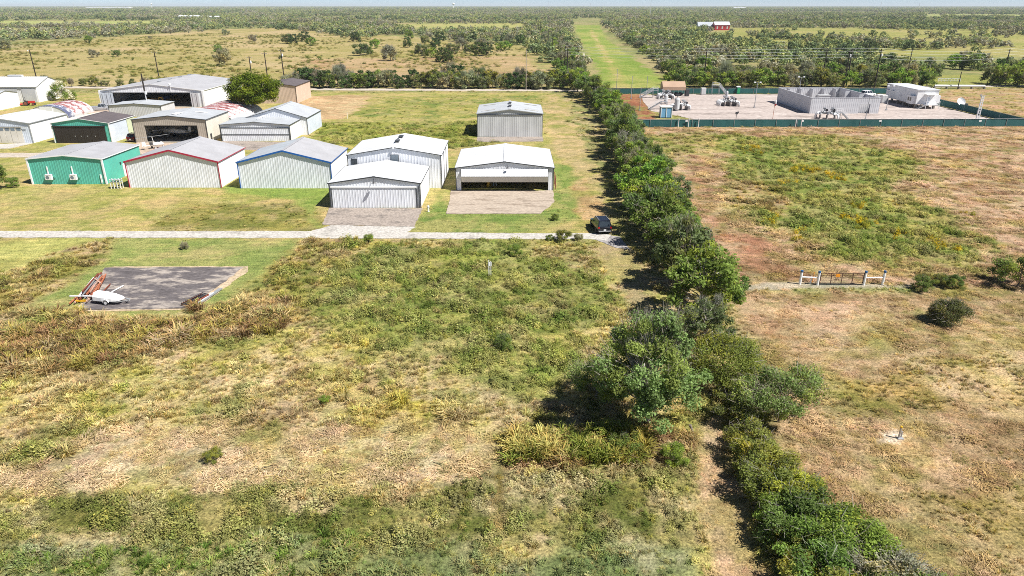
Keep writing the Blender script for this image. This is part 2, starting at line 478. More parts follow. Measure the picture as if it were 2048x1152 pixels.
def survey(x, y):
    """albedo, plant height and plant kind over the ground"""
    n = len(x)
    f1 = fbm(x, y, 2.6, 5, 4); f2 = fbm(x, y, 6.0, 41, 4); f3 = fbm(x, y, .9, 77, 3)
    fz = sstep(225, 300, y)
    f1 = f1*(1-fz) + fbm(x, y, 16.0, 6, 5)*fz; f2 = f2*(1-fz) + fbm(x, y, 45.0, 42, 5)*fz; f3 = f3*(1-fz) + fbm(x, y, 5.0, 78, 4)*fz
    wob = (fbm(x, y, 7.0, 90, 4) - .5) * 3.2
    far = sstep(240, 300, y)
    def shade(cs):
        c0, c1, c2 = [np.array(lin(c)) for c in cs]
        a = sstep(.40, .60, f1*.7 + f3*.3)[:, None]
        c = c0*(1-a) + c1*a
        b = sstep(.50, .64, f2*.75 + f3*.25)[:, None]
        return c*(1-b) + c2*b
    col = shade([(150,150,92),(134,140,84),(168,154,106)])
    h = np.full(n, .3); kind = np.zeros(n)
    for P, cs, hh, kd, soft in PATCH:
        A = np.asarray(P)
        m = (x > A[:,0].min()-soft*3) & (x < A[:,0].max()+soft*3) & (y > A[:,1].min()-soft*3) & (y < A[:,1].max()+soft*3)
        if not m.any(): continue
        if hh > .12 and soft < 6 and A[:,1].mean() < 178: soft = soft*1.35
        idx = np.nonzero(m)[0]
        sd = poly_sd(P, x[idx], y[idx]) + wob[idx]*soft*1.1 + (f3[idx]-.5)*soft*.9
        wgt = sstep(-soft*.6, soft*.6, sd)
        k = idx[wgt > 0]; wk = wgt[wgt > 0]
        if len(k) == 0: continue
        fs = (f1, f2, f3)
        a = sstep(.40, .60, f1[k]*.7 + f3[k]*.3)[:, None]; b = sstep(.50, .64, f2[k]*.75 + f3[k]*.25)[:, None]
        c0, c1, c2 = [np.array(lin(c)) for c in cs]
        cc = (c0*(1-a)+c1*a)*(1-b) + c2*b
        col[k] = col[k]*(1-wk[:,None]) + cc*wk[:,None]
        h[k] = h[k]*(1-wk) + hh*wk
        kind[k] = np.where(wk > .5, kd, kind[k])
    # straw, gold, pinkish dead stems and green shoots speckled through all the rough ground
    rough = np.clip((h-.10)*6, 0, 1)*(y < 260)*np.where(y < 37, .45, 1.0)*np.where(kind == 1, .7, 1.0)
    g1 = fbm(x, y, 3.4, 501, 4); g2 = fbm(x, y, 2.1, 521, 4); g3 = fbm(x, y, 4.3, 541, 4); g4 = fbm(x, y, 1.7, 561, 3)
    for gn_, c_, lo, hi, am in ((g1, (206,182,134), .50, .66, .45), (g3, (196,176,82), .55, .68, .38), (g2, (104,122,52), .55, .66, .42), (g4, (176,140,104), .56, .68, .34)):
        a = (sstep(lo, hi, gn_)*am*rough)[:, None]; col = col*(1-a) + np.array(lin(c_))*a
    lum_ = col.mean(1, keepdims=True); col = col*.86 + lum_*.14
    col[:, 2] *= 1 + .30*sstep(1.05, 1.45, col[:, 0]/(col[:, 1]+1e-6))
    return np.clip(col*ALB, 0, .8), h, kind

def axis(a0, a1, step, far0, far1, g=1.05):
    mid = list(np.arange(a0, a1, step))
    s = step; p = a1; up = []
    while p < far1: up.append(p); s *= g; p += s
    up.append(far1)
    s = step; p = a0 - step; dn = []
    while p > far0: dn.append(p); s *= g; p -= s
    dn.append(far0)
    return np.array(sorted(dn) + mid + up)

gx = axis(-130, 150, 0.55, -24000, 24000, 1.045)
gy = axis(20, 200, 0.55, -300, 30000, 1.018)
GX, GY = np.meshgrid(gx, gy)
gxx, gyy = GX.ravel(), GY.ravel()
gcol, gh, gk = survey(gxx, gyy)
gz = ((fbm(gxx, gyy, 2.0, 3, 3) - .55) * .22 * np.clip(gh*1.6, 0, 1)) * (gyy < 170)
nx, ny = len(gx), len(gy)
ii = (np.arange(ny-1)[:, None]*nx + np.arange(nx-1)[None, :]).ravel()
gq = np.stack([ii, ii+1, ii+nx+1, ii+nx], 1)

mg, N, L, b = mat_base('ground_cover', 0.95, 0, 0.1)
at_ = N.new('ShaderNodeVertexColor'); at_.layer_name = 'col'
v = objvec(N, L)
nf = noise(N, L, v, 6.0, 6, 0.75)
nm = noise(N, L, v, 0.9, 5, 0.65)
nb = noise(N, L, v, 0.12, 4, 0.6)
c1 = mixc(N, L, 1.0, at_.outputs[0], ramp(N, L, nf, [(0.34, 0.30), (0.48, 0.92), (0.66, 1.75)]), 'MULTIPLY')  # fine mottling; its dark end puts shaded gaps between weeds into the colour
c2 = mixc(N, L, 1.0, c1, ramp(N, L, nm, [(0.32, (0.66, 0.68, 0.62)), (0.55, (1.05, 1.03, 0.98)), (0.72, (1.22, 1.14, 1.02))]), 'MULTIPLY')
c3 = mixc(N, L, 1.0, c2, ramp(N, L, nb, [(0.35, (0.86, 0.92, 0.84)), (0.65, (1.10, 1.06, 1.04))]), 'MULTIPLY')
tc_ = N.new('ShaderNodeTexCoord'); mp_ = N.new('ShaderNodeMapping'); mp_.inputs['Rotation'].default_value = (0, 0, math.radians(-38)); mp_.inputs['Scale'].default_value = (.16, 2.0, 1)
L.new(tc_.outputs['Object'], mp_.inputs['Vector'])
ns_ = noise(N, L, mp_.outputs[0], 1.0, 4, 0.6)
c3 = mixc(N, L, 1.0, c3, ramp(N, L, ns_, [(0.34, (0.80, 0.84, 0.78)), (0.66, (1.20, 1.16, 1.12))]), 'MULTIPLY')
L.new(c3, b.inputs['Base Color'])
bp = N.new('ShaderNodeBump'); bp.inputs['Strength'].default_value = 0.9; bp.inputs['Distance'].default_value = 0.12
L.new(nf, bp.inputs['Height']); L.new(bp.outputs[0], b.inputs['Normal'])
gme = np_mesh('ground', np.stack([gxx, gyy, gz], 1), gq, [mg], colors=gcol, smooth=True)
ground = bpy.data.objects.new('ground', gme); C.objects.link(ground)
props(ground, kind='structure')

# ------------------------------------------------------------------ roads and slabs
def slab_mat(name, base, dark, light, ds=(0.48, 0.62), scale=0.35, fine=3.0, stretch=(1, 1, 1)):
    m, N, L, b = mat_base(name, 0.92, 0, 0.15)
    v = objvec(N, L, stretch)
    f = noise(N, L, v, scale, 7, 0.68)
    g = noise(N, L, v, fine, 6, 0.7)
    c = ramp(N, L, f, [(ds[0]-.12, dark), (ds[0], base), (ds[1], base), (ds[1]+.08, light)])
    c = mixc(N, L, 1.0, c, ramp(N, L, g, [(0.35, 0.60), (0.65, 1.18)]), 'MULTIPLY')
    L.new(c, b.inputs['Base Color'])
    return m
M['road'] = slab_mat('pale_road', (0.490, 0.461, 0.419), (0.355, 0.334, 0.298), (0.540, 0.511, 0.461))
M['gravel'] = slab_mat('pale_gravel', (0.511, 0.447, 0.376), (0.383, 0.334, 0.270), (0.568, 0.504, 0.433))
M['pad_tan'] = slab_mat('stained_concrete', (0.334, 0.284, 0.244), (0.199, 0.173, 0.153), (0.469, 0.405, 0.341), scale=0.3)
M['pad_dark'] = slab_mat('weathered_slab', (0.135, 0.12, 0.12), (0.085, 0.076, 0.077), (0.36, 0.315, 0.275), ds=(0.44, 0.495), scale=0.34, fine=4.0, stretch=(.7, 1.5, 1))
M['station'] = slab_mat('station_gravel', (0.447, 0.381, 0.344), (0.263, 0.220, 0.196), (0.525, 0.461, 0.419), ds=(0.475, 0.57), scale=0.13, fine=1.4, stretch=(.6, 1.6, 1))
HARD = []
def flat(name, poly, mat, z=0.05, th=0.25, ragged=.12):
    HARD.append(poly)
    if ragged:
        q = []
        for (ax, ay), (bx, by) in zip(poly, poly[1:]+poly[:1]):
            L_ = math.hypot(bx-ax, by-ay); n = max(1, min(400, int(L_/.8)))
            for k in range(n):
                j = ragged if k else 0
                q.append((ax+(bx-ax)*k/n+rnd.uniform(-j, j), ay+(by-ay)*k/n+rnd.uniform(-j, j)))
        poly = q
    o = MB().prism(poly, z-th, z).build(name, mat)
    props(o, kind='structure')
    return o
def edge_road(name, top, bot, mat, z):
    return flat(name, px(*(bot + top[::-1])), mat, z)

edge_road('road', [(-900,462),(0,462.5),(620,463),(900,466),(1180,467.5),(1222,470)], [(-900,476),(0,475.5),(620,476.5),(900,478),(1180,479),(1215,482)], M['road'], 0.06)
flat('gravel_patch', px((1190,479),(1215,470),(1240,474),(1262,500),(1232,496)), slab_mat('gray_gravel', (0.341, 0.320, 0.312), (0.185, 0.170, 0.163), (0.511, 0.490, 0.469), scale=1.2), 0.045)
flat('driveway', px((618,464),(662,451),(832,454.5),(812,465.5)), M['road'], 0.066)
flat('concrete_apron', px((645,450),(658,416.5),(846,417.5),(828,454)), M['pad_tan'], 0.075)
flat('concrete_forecourt', px((893,428),(902,381.5),(1106,381.5),(1108,405),(1080,428)), slab_mat('tan_concrete', (0.426, 0.355, 0.284), (0.270, 0.213, 0.163), (0.511, 0.447, 0.369), scale=0.25, stretch=(.7,2,1)), 0.07)
flat('small_apron', px((954,284),(955,274.2),(1085,273.3),(1087,283)), M['pad_tan'], 0.05)
flat('taupe_apron', [tuple(at(262,308)[:2]), tuple(at(273,285.4)[:2]), tuple(at(420,285.4)[:2]), tuple(at(420,308)[:2])], slab_mat('pink_concrete', (0.483, 0.383, 0.298), (0.355, 0.270, 0.199), (0.540, 0.454, 0.369)), 0.05)
flat('shared_apron', [tuple(at(440,300)[:2]), tuple(at(444,282.4)[:2]), tuple(at(584,284)[:2]), tuple(at(584,300)[:2])], M['pad_tan'], 0.05)
edge_road('service_road', [(-900,303),(0,306),(70,306),(262,300)], [(-900,314),(0,315),(70,315),(262,308)], slab_mat('dusty_road', (0.483, 0.419, 0.348), (0.369, 0.320, 0.263), (0.540, 0.476, 0.398)), 0.03)
flat('white_apron', [tuple(at(-90,300)[:2]), tuple(at(-60,291)[:2]), tuple(at(70,285.6)[:2]), tuple(at(20,297)[:2])], M['road'], 0.055)
edge_road('gravel_road', [(-900,173),(140,173.2),(420,176),(720,177.4),(1100,179.2),(1190,180)], [(-900,176.5),(140,176.6),(420,179.5),(720,181.2),(1100,182.6),(1190,183)], M['gravel'], 0.08)
flat('open_hangar_apron', [tuple(at(150,226)[:2]), tuple(at(206,214)[:2]), tuple(at(412,215)[:2]), tuple(at(400,226)[:2])], slab_mat('pink_apron', (0.483, 0.383, 0.305), (0.383, 0.284, 0.227), (0.525, 0.440, 0.369)), 0.05)
flat('weathered_slab', px((210,537),(487,536),(378,617.5),(280,619.5),(160,621)), M['pad_dark'], 0.12)
flat('sandy_edge', px((212,536),(230,533.5),(496,533),(496,543),(392,618),(382,620),(150,623),(206,543)), slab_mat('sandy_rim', (0.511, 0.398, 0.270), (0.312, 0.270, 0.156), (0.596, 0.483, 0.355), scale=.6), 0.045)
STX0, STX1, STY0, STY1 = 33.0, 128.5, 173.5, 240.5
flat('station_pad', [(54,174.6)] + [tuple(at(1302,222)[:2]), tuple(at(1286,203)[:2]), tuple(at(1282,190)[:2]), (52,239.8), (128,239.8), (128,174.6)], M['station'], 0.05)
edge_road('access_track', [(1850,172.5),(2048,170.5),(2600,168)], [(1850,175.5),(2048,173),(2600,170.5)], M['gravel'], 0.05)

# ------------------------------------------------------------------ hangars
def hangar(name, label, FL, FR, eave, ridge, depth, wall, side, roof, trim, opening=None, cat='hangar',
           period=0.42, rake=0.16, corner=0.14, roof_left=None, eave_trim=None, base_z=0.0):
    a = at(*FL); b = at(*FR)
    y = (a.y + b.y)/2; x0, x1 = a.x, b.x; wd = x1 - x0
    HARD.append([(x0-.3, y-.3), (x1+.3, y-.3), (x1+.3, y+depth+.3), (x0-.3, y+depth+.3)])
    r = thing(name, label, cat, ((x0+x1)/2, y, base_z))
    hw = wd/2
    top = lambda s: eave + (ridge-eave)*(1-abs(s/hw-1))
    mb = MB()
    if opening:
        ox0, ox1, oh = opening
        mb.sheet((-hw,0,0), (1,0,0), (0,0,1), ox0+hw, 0, top, (0,-1,0), period)
        mb.sheet((ox1,0,0), (1,0,0), (0,0,1), hw-ox1, 0, lambda s: top(s+hw+ox1), (0,-1,0), period)
        mb.sheet((ox0,0,0), (1,0,0), (0,0,1), ox1-ox0, oh, lambda s: top(s+hw+ox0), (0,-1,0), period, breaks=(-ox0,))
        for xx in (ox0, ox1):                       # reveal
            mb.box(min(xx, xx+(.12 if xx > 0 else -.12)), max(xx, xx+(.12 if xx > 0 else -.12)), .002, .25, 0, oh)
    else:
        mb.sheet((-hw,0,0), (1,0,0), (0,0,1), wd, 0, top, (0,-1,0), period, breaks=(hw,))
    mb.mi = 1
    mb.sheet((hw,0,0), (0,1,0), (0,0,1), depth, 0, eave, (1,0,0), period)
    mb.sheet((-hw,0,0), (0,1,0), (0,0,1), depth, 0, eave, (-1,0,0), period)
    mb.add([(-hw,depth,0),(hw,depth,0),(hw,depth,eave),(0,depth,ridge),(-hw,depth,eave)], [(0,1,2,3,4)])
    mb.build('wall', [wall, side], r)
    ov = 0.18
    sl_ = math.hypot(hw, ridge-eave); ct = hw/sl_; st = (ridge-eave)/sl_
    rm = MB()
    for sgn in (1, -1):
        rm.mi = 1 if (sgn < 0 and roof_left) else 0
        u = Vector((0,1,0)); v = Vector((-sgn*ct, 0, st)); n = Vector((sgn*st, 0, ct))
        e = Vector((sgn*hw, -ov, eave+.05)) - v*ov
        rm.sheet(e, u, v, depth+2*ov, 0, sl_+ov, n, 0.62, 0.04)
        q = [e - n*.06, e + u*(depth+2*ov) - n*.06, e + u*(depth+2*ov) + v*(sl_+ov) - n*.06, e + v*(sl_+ov) - n*.06]
        rm.add(q, [(0,1,2,3)])
    rm.build('roof', [roof, roof_left or roof], r)
    cap = MB(); cap.beam((0,-ov,ridge+.09), (0,depth+ov,ridge+.09), .42, .05)
    cap.build('ridge_cap', roof, r)
    if trim:
        tm = MB()
        yy = -ov-.02
        for sgn in (1, -1):
            tm.beam((sgn*(hw+ov*.9), yy, eave-.02), (0, yy, ridge+.0), .05, rake*1.25)
            tm.beam((sgn*(hw+.02), -.05, 0), (sgn*(hw+.02), -.05, eave), corner, corner)
        tm.build('trim', trim, r)
        et = MB()
        for sgn in (1, -1):
            et.beam((sgn*(hw+ov), -ov, eave-.02), (sgn*(hw+ov), depth+ov, eave-.02), .07, .12)
        et.split('gutter', eave_trim or trim, r)
    return r, hw, y

def ridge_vents(r, ridge, ys, mat):
    for yv in ys:
        m = MB(); m.cbox((0, yv, ridge+.22), .55, 1.6, .22); m.cbox((0, yv, ridge+.36), .75, 1.7, .05)
        m.build('ridge_vent', mat, r)

def gooseneck(r, x, z):
    m = MB(); m.tube([(x,-.05,z),(x,-.35,z+.15),(x+.1,-.75,z+.1),(x+.12,-.85,z-.1)], .035, 6)
    m.lathe((x+.12,-.85,z-.35), [(.28,0),(.10,.2),(.05,.28)], 10)
    m.build('lamp', M['darksteel'], r)

# --- front row, seen from left to right
rA, hA, yA = hangar('hangar', 'teal metal hangar with two wall air conditioners and a white corner trim', (67.5,368), (213.7,368.4), 4.3, 4.9, 12.3,
                    M['teal'], M['teal'], M['gray_roof'], M['white_trim'], rake=.14, corner=.24)
for xx in (-3.1, 1.05):
    a = MB(); a.cbox((xx,-.33,1.25), 1.05, .42, .8); a.cbox((xx,-.33,1.67), 1.1, .47, .04)
    ac = a.build('air_conditioner', M['white_trim'], rA)
    g = MB(); g.lathe((xx-.12,-.55,1.25), [(.3,0),(.3,.02),(.12,.03)], 14, 'y'); g.build('fan_grille', M['gray_glass'], ac)
    k = MB(); k.beam((xx-.4,-.04,.82), (xx-.4,-.55,.82), .05, .05); k.beam((xx+.4,-.04,.82), (xx+.4,-.55,.82), .05, .05); k.split('bracket', M['steel'], ac)
    c = MB(); c.cbox((xx-.1,-.08,2.35), .16, .1, 1.35); c.build('conduit_cover', M['white_trim'], ac)
    s = MB(); s.cbox((xx+.85,-.09,1.3), .22, .14, .3); s.build('switch_box', M['teal'], rA)
d = MB(); d.cbox((hA+.06, 6.2, 1.1), .07, 1.0, 2.2); d.build('side_door', M['white_trim'], rA)
d = MB(); d.tube([(hA-.75,-.12,.1),(hA-.75,-.12,1.7),(hA-.6,-.12,1.7),(hA-.6,-.12,.3)], .06, 6); d.build('standpipe', M['white_trim'], rA)
d = MB(); d.cbox((hA+.1, 5.1, 2.5), .14, .25, .3); d.build('wall_lamp', M['darksteel'], rA)

rB, hB, yB = hangar('hangar', 'pale metal hangar with dark red trim along its front gable', (260,375.5), (443.7,374.8), 4.3, 6.2, 12.1,
                    M['white_wall'], M['white'], M['gray_roof'], M['red_trim'], rake=.22, corner=.12, period=.40)
rC, hC, yC = hangar('hangar', 'pale metal hangar with bright blue trim along its front gable', (483,376), (665,377), 4.3, 6.2, 12.1,
                    M['white_wall'], M['white'], M['gray_roof'], M['blue_trim'], rake=.22, corner=.12, period=.40, roof_left=M['bluegray_roof'])
e = MB(); e.cbox((-hC-.16, 1.2, 1.7), .3, .6, .9); e.build('meter_box', M['blue_trim'], rC)
rD, hD, yD = hangar('hangar', 'tallest white hangar with a small gable window and a blue-gray louvre', (701,376), (884,376.6), 5.5, 6.75, 12.5,
                    M['white_wall'], M['white'], M['white_roof'], M['charcoal'], rake=.10, corner=.10, period=.46)
wn_ = MB(); wn_.cbox((-6.55,-.06,4.45), .98, .08, .95); f = wn_.build('window', M['charcoal'], rD)
for q in (-.22, .22):
    p = MB(); p.cbox((-6.55+q,-.11,4.45), .36, .02, .78); p.build('pane', M['glass'], f)
wn_ = MB(); wn_.cbox((.1,-.06,4.95), 1.3, .09, 1.25); f = wn_.build('louvre_frame', M['charcoal'], rD)
p = MB()
for k in range(7): p.cbox((.1,-.11,4.45+k*.165), 1.15, .03, .13)
p.build('louvre', M['gray_glass'], f)
for k in (4.2, 8.2):
    m = MB(); m.cbox((hD+.06, k, 2.6), .09, .12, 5.2); m.build('door_track', M['charcoal'], rD)
ridge_vents(rD, 6.75, (4.2, 8.4), M['charcoal'])
lm = MB(); lm.cbox((0,-.3,6.75), .3, .3, .3); lm.build('gable_lamp', M['white_trim'], rD)

rE, hE, yE = hangar('hangar', 'low white hangar with a closed wide door facing its stained concrete apron', (663,415.3), (842,416), 3.75, 4.75, 11.2,
                    M['white_wall'], M['white'], M['white_roof'], M['charcoal'], rake=.13, corner=.10)
dm = MB(); dm.sheet((-hE+.35,-.13,.05), (1,0,0), (0,0,1), 2*hE-1.0, 0, 3.05, (0,-1,0), .40); 
door = dm.build('door', M['white_wall'], rE)
dm = MB(); dm.cbox((-.15,-.16,3.2), 2*hE-.7, .16, .22); dm.build('door_header', M['white_trim'], door)
dm = MB(); dm.beam((-hE+.28,-.12,0), (-hE+.28,-.12,3.1), .1); dm.beam((hE-.58,-.12,0), (hE-.58,-.12,3.3), .13); dm.beam((hE-.22,-.12,0), (hE-.22,-.12,3.3), .10)
dm.split('door_post', M['charcoal'], door)
gooseneck(rE, 0.0, 4.3)

# hangar with a half-open bifold door
rF, hF, yF = hangar('hangar', 'white hangar with its bifold door folded half open over a cracked tan forecourt', (913,381), (1106,381), 3.75, 4.75, 15.3,
                    M['white_wall'], M['white'], M['white_roof'], M['charcoal'], opening=(-7.1, 7.1, 3.55), rake=.12, corner=.1)
dm = MB(); dm.sheet((-7.0,-.12,3.6), (1,0,0), Vector((0,-1.15,-1.0)).normalized(), 14.0, 0, 1.52, Vector((0,-1.0,1.15)).normalized(), .8, .02); dm.build('upper_door_leaf', M['white'], rF)
dm = MB(); dm.sheet((-7.0,-1.27,2.58), (1,0,0), Vector((0,.75,-1.0)).normalized(), 14.0, 0, 1.35, Vector((0,-1.0,-.75)).normalized(), .4, .02); dm.build('lower_door_leaf', M['galv'], rF)
dm = MB(); dm.beam((-7.05,-1.3,2.58), (7.05,-1.3,2.58), .08, .1); dm.build('fold_bar', M['charcoal'], rF)
gooseneck(rF, .35, 4.2)
m = MB()
for k in range(8): m.cbox((hF+.45, .5+k*.5, 1.0+.02*k), .05, .12, 2.0)
m.beam((hF+.45,.4,1.9), (hF+.45,4.1,2.0), .1); m.build('rack', M['rust'], rF)

rG, hG, yG = hangar('hangar', 'weathered bare metal hangar standing alone behind the others near the tree line', (955.4,273.7), (1084.3,273.4), 5.2, 6.15, 14.8,
                    M['galv'], M['galv'], M['lightgray_roof'], M['steel'], rake=.12, corner=.10, period=.5)
ridge_vents(rG, 6.15, (4.4, 9.6), M['darksteel'])
dm = MB(); dm.sheet((-hG+.15,-.14,.05), (1,0,0), (0,0,1), 2*hG-.3, 0, 3.15, (0,-1,0), .5); dm.sheet((-hG+.15,-.14,3.2), (1,0,0), (0,0,1), 2*hG-.3, 0, 1.75, (0,-1,0), .5)
door = dm.build('door', M['galv'], rG)
dm = MB(); dm.cbox((0,-.2,5.0), 2*hG-.2, .14, .14); dm.build('door_header', M['charcoal'], door)
for sx in (-1, 1):
    for yy in (2.6, 12.0):
        k = MB(); q = Vector((sx*5.0, yy, 5.2+.95*(1-5.0/hG)+.13))
        k.cbox(q, 3.2, .35, .03, Matrix.Rotation(sx*math.atan2(.95, hG), 3, 'Y')); k.build('skylight_panel', M['cream'], rG)

# --- second row
rH, hH, yH = hangar('hangar', 'low pale hangar with a two-leaf dark-framed door behind the blue-trimmed hangar', (444.6,282), (582,282.6), 3.6, 4.2, 10.3,
                    M['white_wall'], M['white'], M['lightgray_roof'], M['charcoal'], rake=.08, corner=.1)
dm = MB()
dm.sheet((-hH+.25,-.1,.05), (1,0,0), (0,0,1), 2*hH-.5, 0, 1.4, (0,-1,0), .4); dm.sheet((-hH+.25,-.1,1.55), (1,0,0), (0,0,1), 2*hH-.5, 0, 1.35, (0,-1,0), .4)
door = dm.build('door', M['white_wall'], rH)
dm = MB(); dm.cbox((0,-.14,1.5), 2*hH-.4, .1, .1); dm.cbox((0,-.14,2.97), 2*hH-.4, .1, .12); dm.beam((-hH+.2,-.12,0), (-hH+.2,-.12,3), .1); dm.beam((hH-.2,-.12,0), (hH-.2,-.12,3), .1)
dm.build('door_frame', M['charcoal'], door)
ridge_vents(rH, 4.2, (3.5, 6.0), M['white_trim'])
rI, hI, yI = hangar('hangar', 'pale steep-roofed hangar attached behind the low two-leaf-door hangar', (497,269.6), (617,269.6), 3.9, 6.0, 12.4,
                    M['white_wall'], M['bluewhite'], M['lightgray_roof'], M['charcoal'], rake=.10, corner=.1)
rJ, hJ, yJ = hangar('hangar', 'taupe metal hangar standing open with a white aircraft wing inside', (273,285.4), (418,285.4), 5.0, 5.8, 12.8,
                    M['taupe'], M['cream'], M['lightgray_roof'], M['charcoal'], opening=(-5.6, 6.0, 3.75), rake=.14, corner=.12)
m = MB(); m.box(-hJ+.1, hJ-.1, .3, 12.6, 0, .06); m.build('floor', M['concrete'], rJ)
for yy, x in ((3.0, 0.7), (7.4, 4.2)):
    k = MB(); zz = 5.0+.8*(1-x/hJ)+.14
    k.cbox((x, yy, zz+.05), 2.6 if x > 1 else 1.0, .6 if x > 1 else 3.2, .05, Matrix.Rotation(math.atan2(.8, hJ), 3, 'Y')); k.build('skylight_panel', M['white_trim'], rJ)
m = MB(); m.cbox((hJ+.06, 1.6, .9), .07, .8, 1.7); m.build('side_door', M['darksteel'], rJ)
rK, hK, yK = hangar('hangar', 'teal-fronted hangar with a wide dark brown folding door', (111.3,286), (226,285.6), 4.3, 5.25, 10.7,
                    M['teal'], M['bluewhite'], M['brown_roof'], M['white_trim'], rake=.08, corner=.20, roof_left=M['cream'])
dm = MB(); dm.cbox((-.35,-.1,1.75), 2*hK-1.3, .14, 3.5); door = dm.build('door', M['brown_door'], rK)
dm = MB()
for k in range(7): dm.cbox((-.35-(hK-.65)+ (k+.5)*(2*hK-1.3)/7, -.185, 1.7), (2*hK-1.3)/7-.10, .03, 3.3)
dm.split('door_panel', M['brown_door'], door)
dm = MB(); dm.cbox((-.35,-.2,3.62), 2*hK-.9, .22, .22); dm.build('door_header', M['brown_door'], door)
dm = MB()
for k in (-1.5, -.2, 1.2, 2.9): dm.cbox((k,-.23,1.5), .12, .05, .2)
dm.split('handle', M['steel'], door)
m = MB(); m.sheet((hK+.06, 7.2, 0), (0,1,0), (0,0,1), 3.5, 0, 4.25, (1,0,0), .42); m.build('rear_side_panel', M['palegreen'], rK)
rL, hL, yL = hangar('hangar', 'white hangar with cream sliding door panels and small top windows at the left edge', (-62,287), (70.3,285.4), 4.3, 5.4, 13.5,
                    M['bluewhite'], M['white'], M['white_roof'], M['steel'], rake=.12, corner=.14)
dm = MB()
for k in range(9): dm.cbox((-hL+.9+.62+k*1.24, -.1-(k % 2)*.06, 1.75), 1.18, .08, 3.4)
dm.split('door_panel', M['cream'], rL); door = rL
dm = MB()
for k in range(9): dm.cbox((-hL+.9+.62+k*1.24, -.16-(k % 2)*.06, 3.0), .85, .04, .55)
dm.split('door_window', M['gray_glass'], door)
dm = MB(); dm.cbox((-.1,-.25,3.55), 2*hL-1.0, .1, .16); dm.build('door_track', M['steel'], rL)
m = MB(); m.cbox((hL+.06, 1.4, 1.05), .07, 1.0, 2.1); m.build('side_door', M['white_trim'], rL)

# --- back row
rN, hN, yN = hangar('hangar', 'largest white hangar standing wide open with small aircraft inside', (206,214), (410,214), 4.75, 6.6, 31.0,
                    M['white_wall'], M['white'], M['gray_roof'], M['white_trim'], opening=(-14.2, 13.3, 4.2), rake=.14, corner=.5, period=.7)
for x0, n in ((-14.6, 3), (11.9, 2)):
    m = MB()
    for k in range(n*2): m.cbox((x0+k*.62, -.4-.15*(k % 2), 2.1), .6, .07, 4.1)
    m.split('door_leaf', M['bluewhite'] if n == 3 else M['encl'], rN)
ridge_vents(rN, 6.6, (6, 13, 20, 27), M['lightgray_roof'])
m = MB(); m.box(-hN+.1, hN-.1, .3, 30.8, 0, .05); m.build('floor', M['concrete'], rN)
m = MB(); m.tube([(6.0,-.2,4.6),(6.0,-.2,6.3)], .05, 6); m.lathe((6.0,-.2,6.3), [(.1,0),(.35,.12),(.35,.4),(.1,.55)], 10); m.build('roof_lamp', M['white_trim'], rN)
gooseneck(rN, 1.8, 4.6)
rO, hO, yO = hangar('shed', 'low gray gable-roofed shed in front of the big open hangar', (221,233.5), (325,233.5), 3.0, 3.5, 8.0,
                    M['encl'], M['encl'], M['lightgray_roof'], M['charcoal'], cat='shed', rake=.08, corner=.1)
rS, hS, yS = hangar('building', 'tan metal building with a brown roof half hidden behind the round green tree', (520,207), (594.6,207), 5.2, 6.0, 16,
                    M['tan_wall'], M['tan_wall'], M['brown_roof'], M['brown_door'], cat='building', rake=.1, corner=.1)

# white sheds at the left edge with the ridge running across the view
def cross_shed(name, label, x0, x1, y0, y1, eave, ridge, wall, roof, panels):
    HARD.append([(x0-.3,y0-.3),(x1+.3,y0-.3),(x1+.3,y1+.3),(x0-.3,y1+.3)])
    r = thing(name, label, 'shed', ((x0+x1)/2, y0, 0))
    hw = (x1-x0)/2; dp = y1-y0
    m = MB(); m.sheet((-hw,0,0),(1,0,0),(0,0,1),2*hw,0,eave,(0,-1,0),.5); m.mi = 0
    tf = lambda s: eave + (ridge-eave)*(1-abs(2*s/dp-1))
    m.sheet((hw,0,0),(0,1,0),(0,0,1),dp,0,tf,(1,0,0),.5, breaks=(dp/2,)); m.sheet((-hw,0,0),(0,1,0),(0,0,1),dp,0,tf,(-1,0,0),.5, breaks=(dp/2,))
    m.box(-hw, hw, dp-.05, dp, 0, eave); m.build('wall', wall, r)
    s_ = math.hypot(dp/2, ridge-eave)
    m = MB()
    for sg in (1, -1):
        v = Vector((0, sg*dp/2, ridge-eave)).normalized(); n = Vector((0, -sg*(ridge-eave), dp/2)).normalized()
        e = Vector((-hw-.2, 0 if sg > 0 else dp, eave+.06)) - v*.25
        m.sheet(e, (1,0,0), v, 2*hw+.4, 0, s_+.25, n, .62, .045)
        m.add([e-n*.06, e+Vector((2*hw+.4,0,0))-n*.06, e+Vector((2*hw+.4,0,0))+v*(s_+.25)-n*.06, e+v*(s_+.25)-n*.06], [(0,1,2,3)])
    m.build('roof', roof, r)
    m = MB(); m.beam((-hw-.2,-.27,eave-.02),(hw+.2,-.27,eave-.02),.08,.14); m.build('gutter', M['steel'], r)
    if panels:
        for k, (px0, px1, mt) in enumerate(panels):
            m = MB(); m.cbox(((px0+px1)/2,-.1,eave*.46), px1-px0, .1, eave*.9); m.build('sliding_door', mt, r)
    return r, hw
a = at(79, 204.5)
rQ, hQ = cross_shed('shed', 'long white shed with gray sliding doors beside the white-flowering shrub', a.x-24, a.x, a.y, a.y+13.5, 4.6, 7.0, M['white'], M['white_roof'],
           [(7.4, 11.6, M['encl']), (0.8, 6.0, M['galv']), (-4.5, .2, M['white_trim']), (-11, -5, M['galv'])])
m = MB(); m.cbox((2.0, 6.75, 7.35), 4.4, 1.0, .5); m.build('ridge_vent', M['white_roof'], rQ)
a = at(44, 211.5)
rR, hR_ = cross_shed('shed', 'white shed at the left edge behind the parked red tractor', a.x-16, a.x, a.y-11, a.y-.5, 4.0, 5.0, M['white'], M['lightgray_roof'], None)

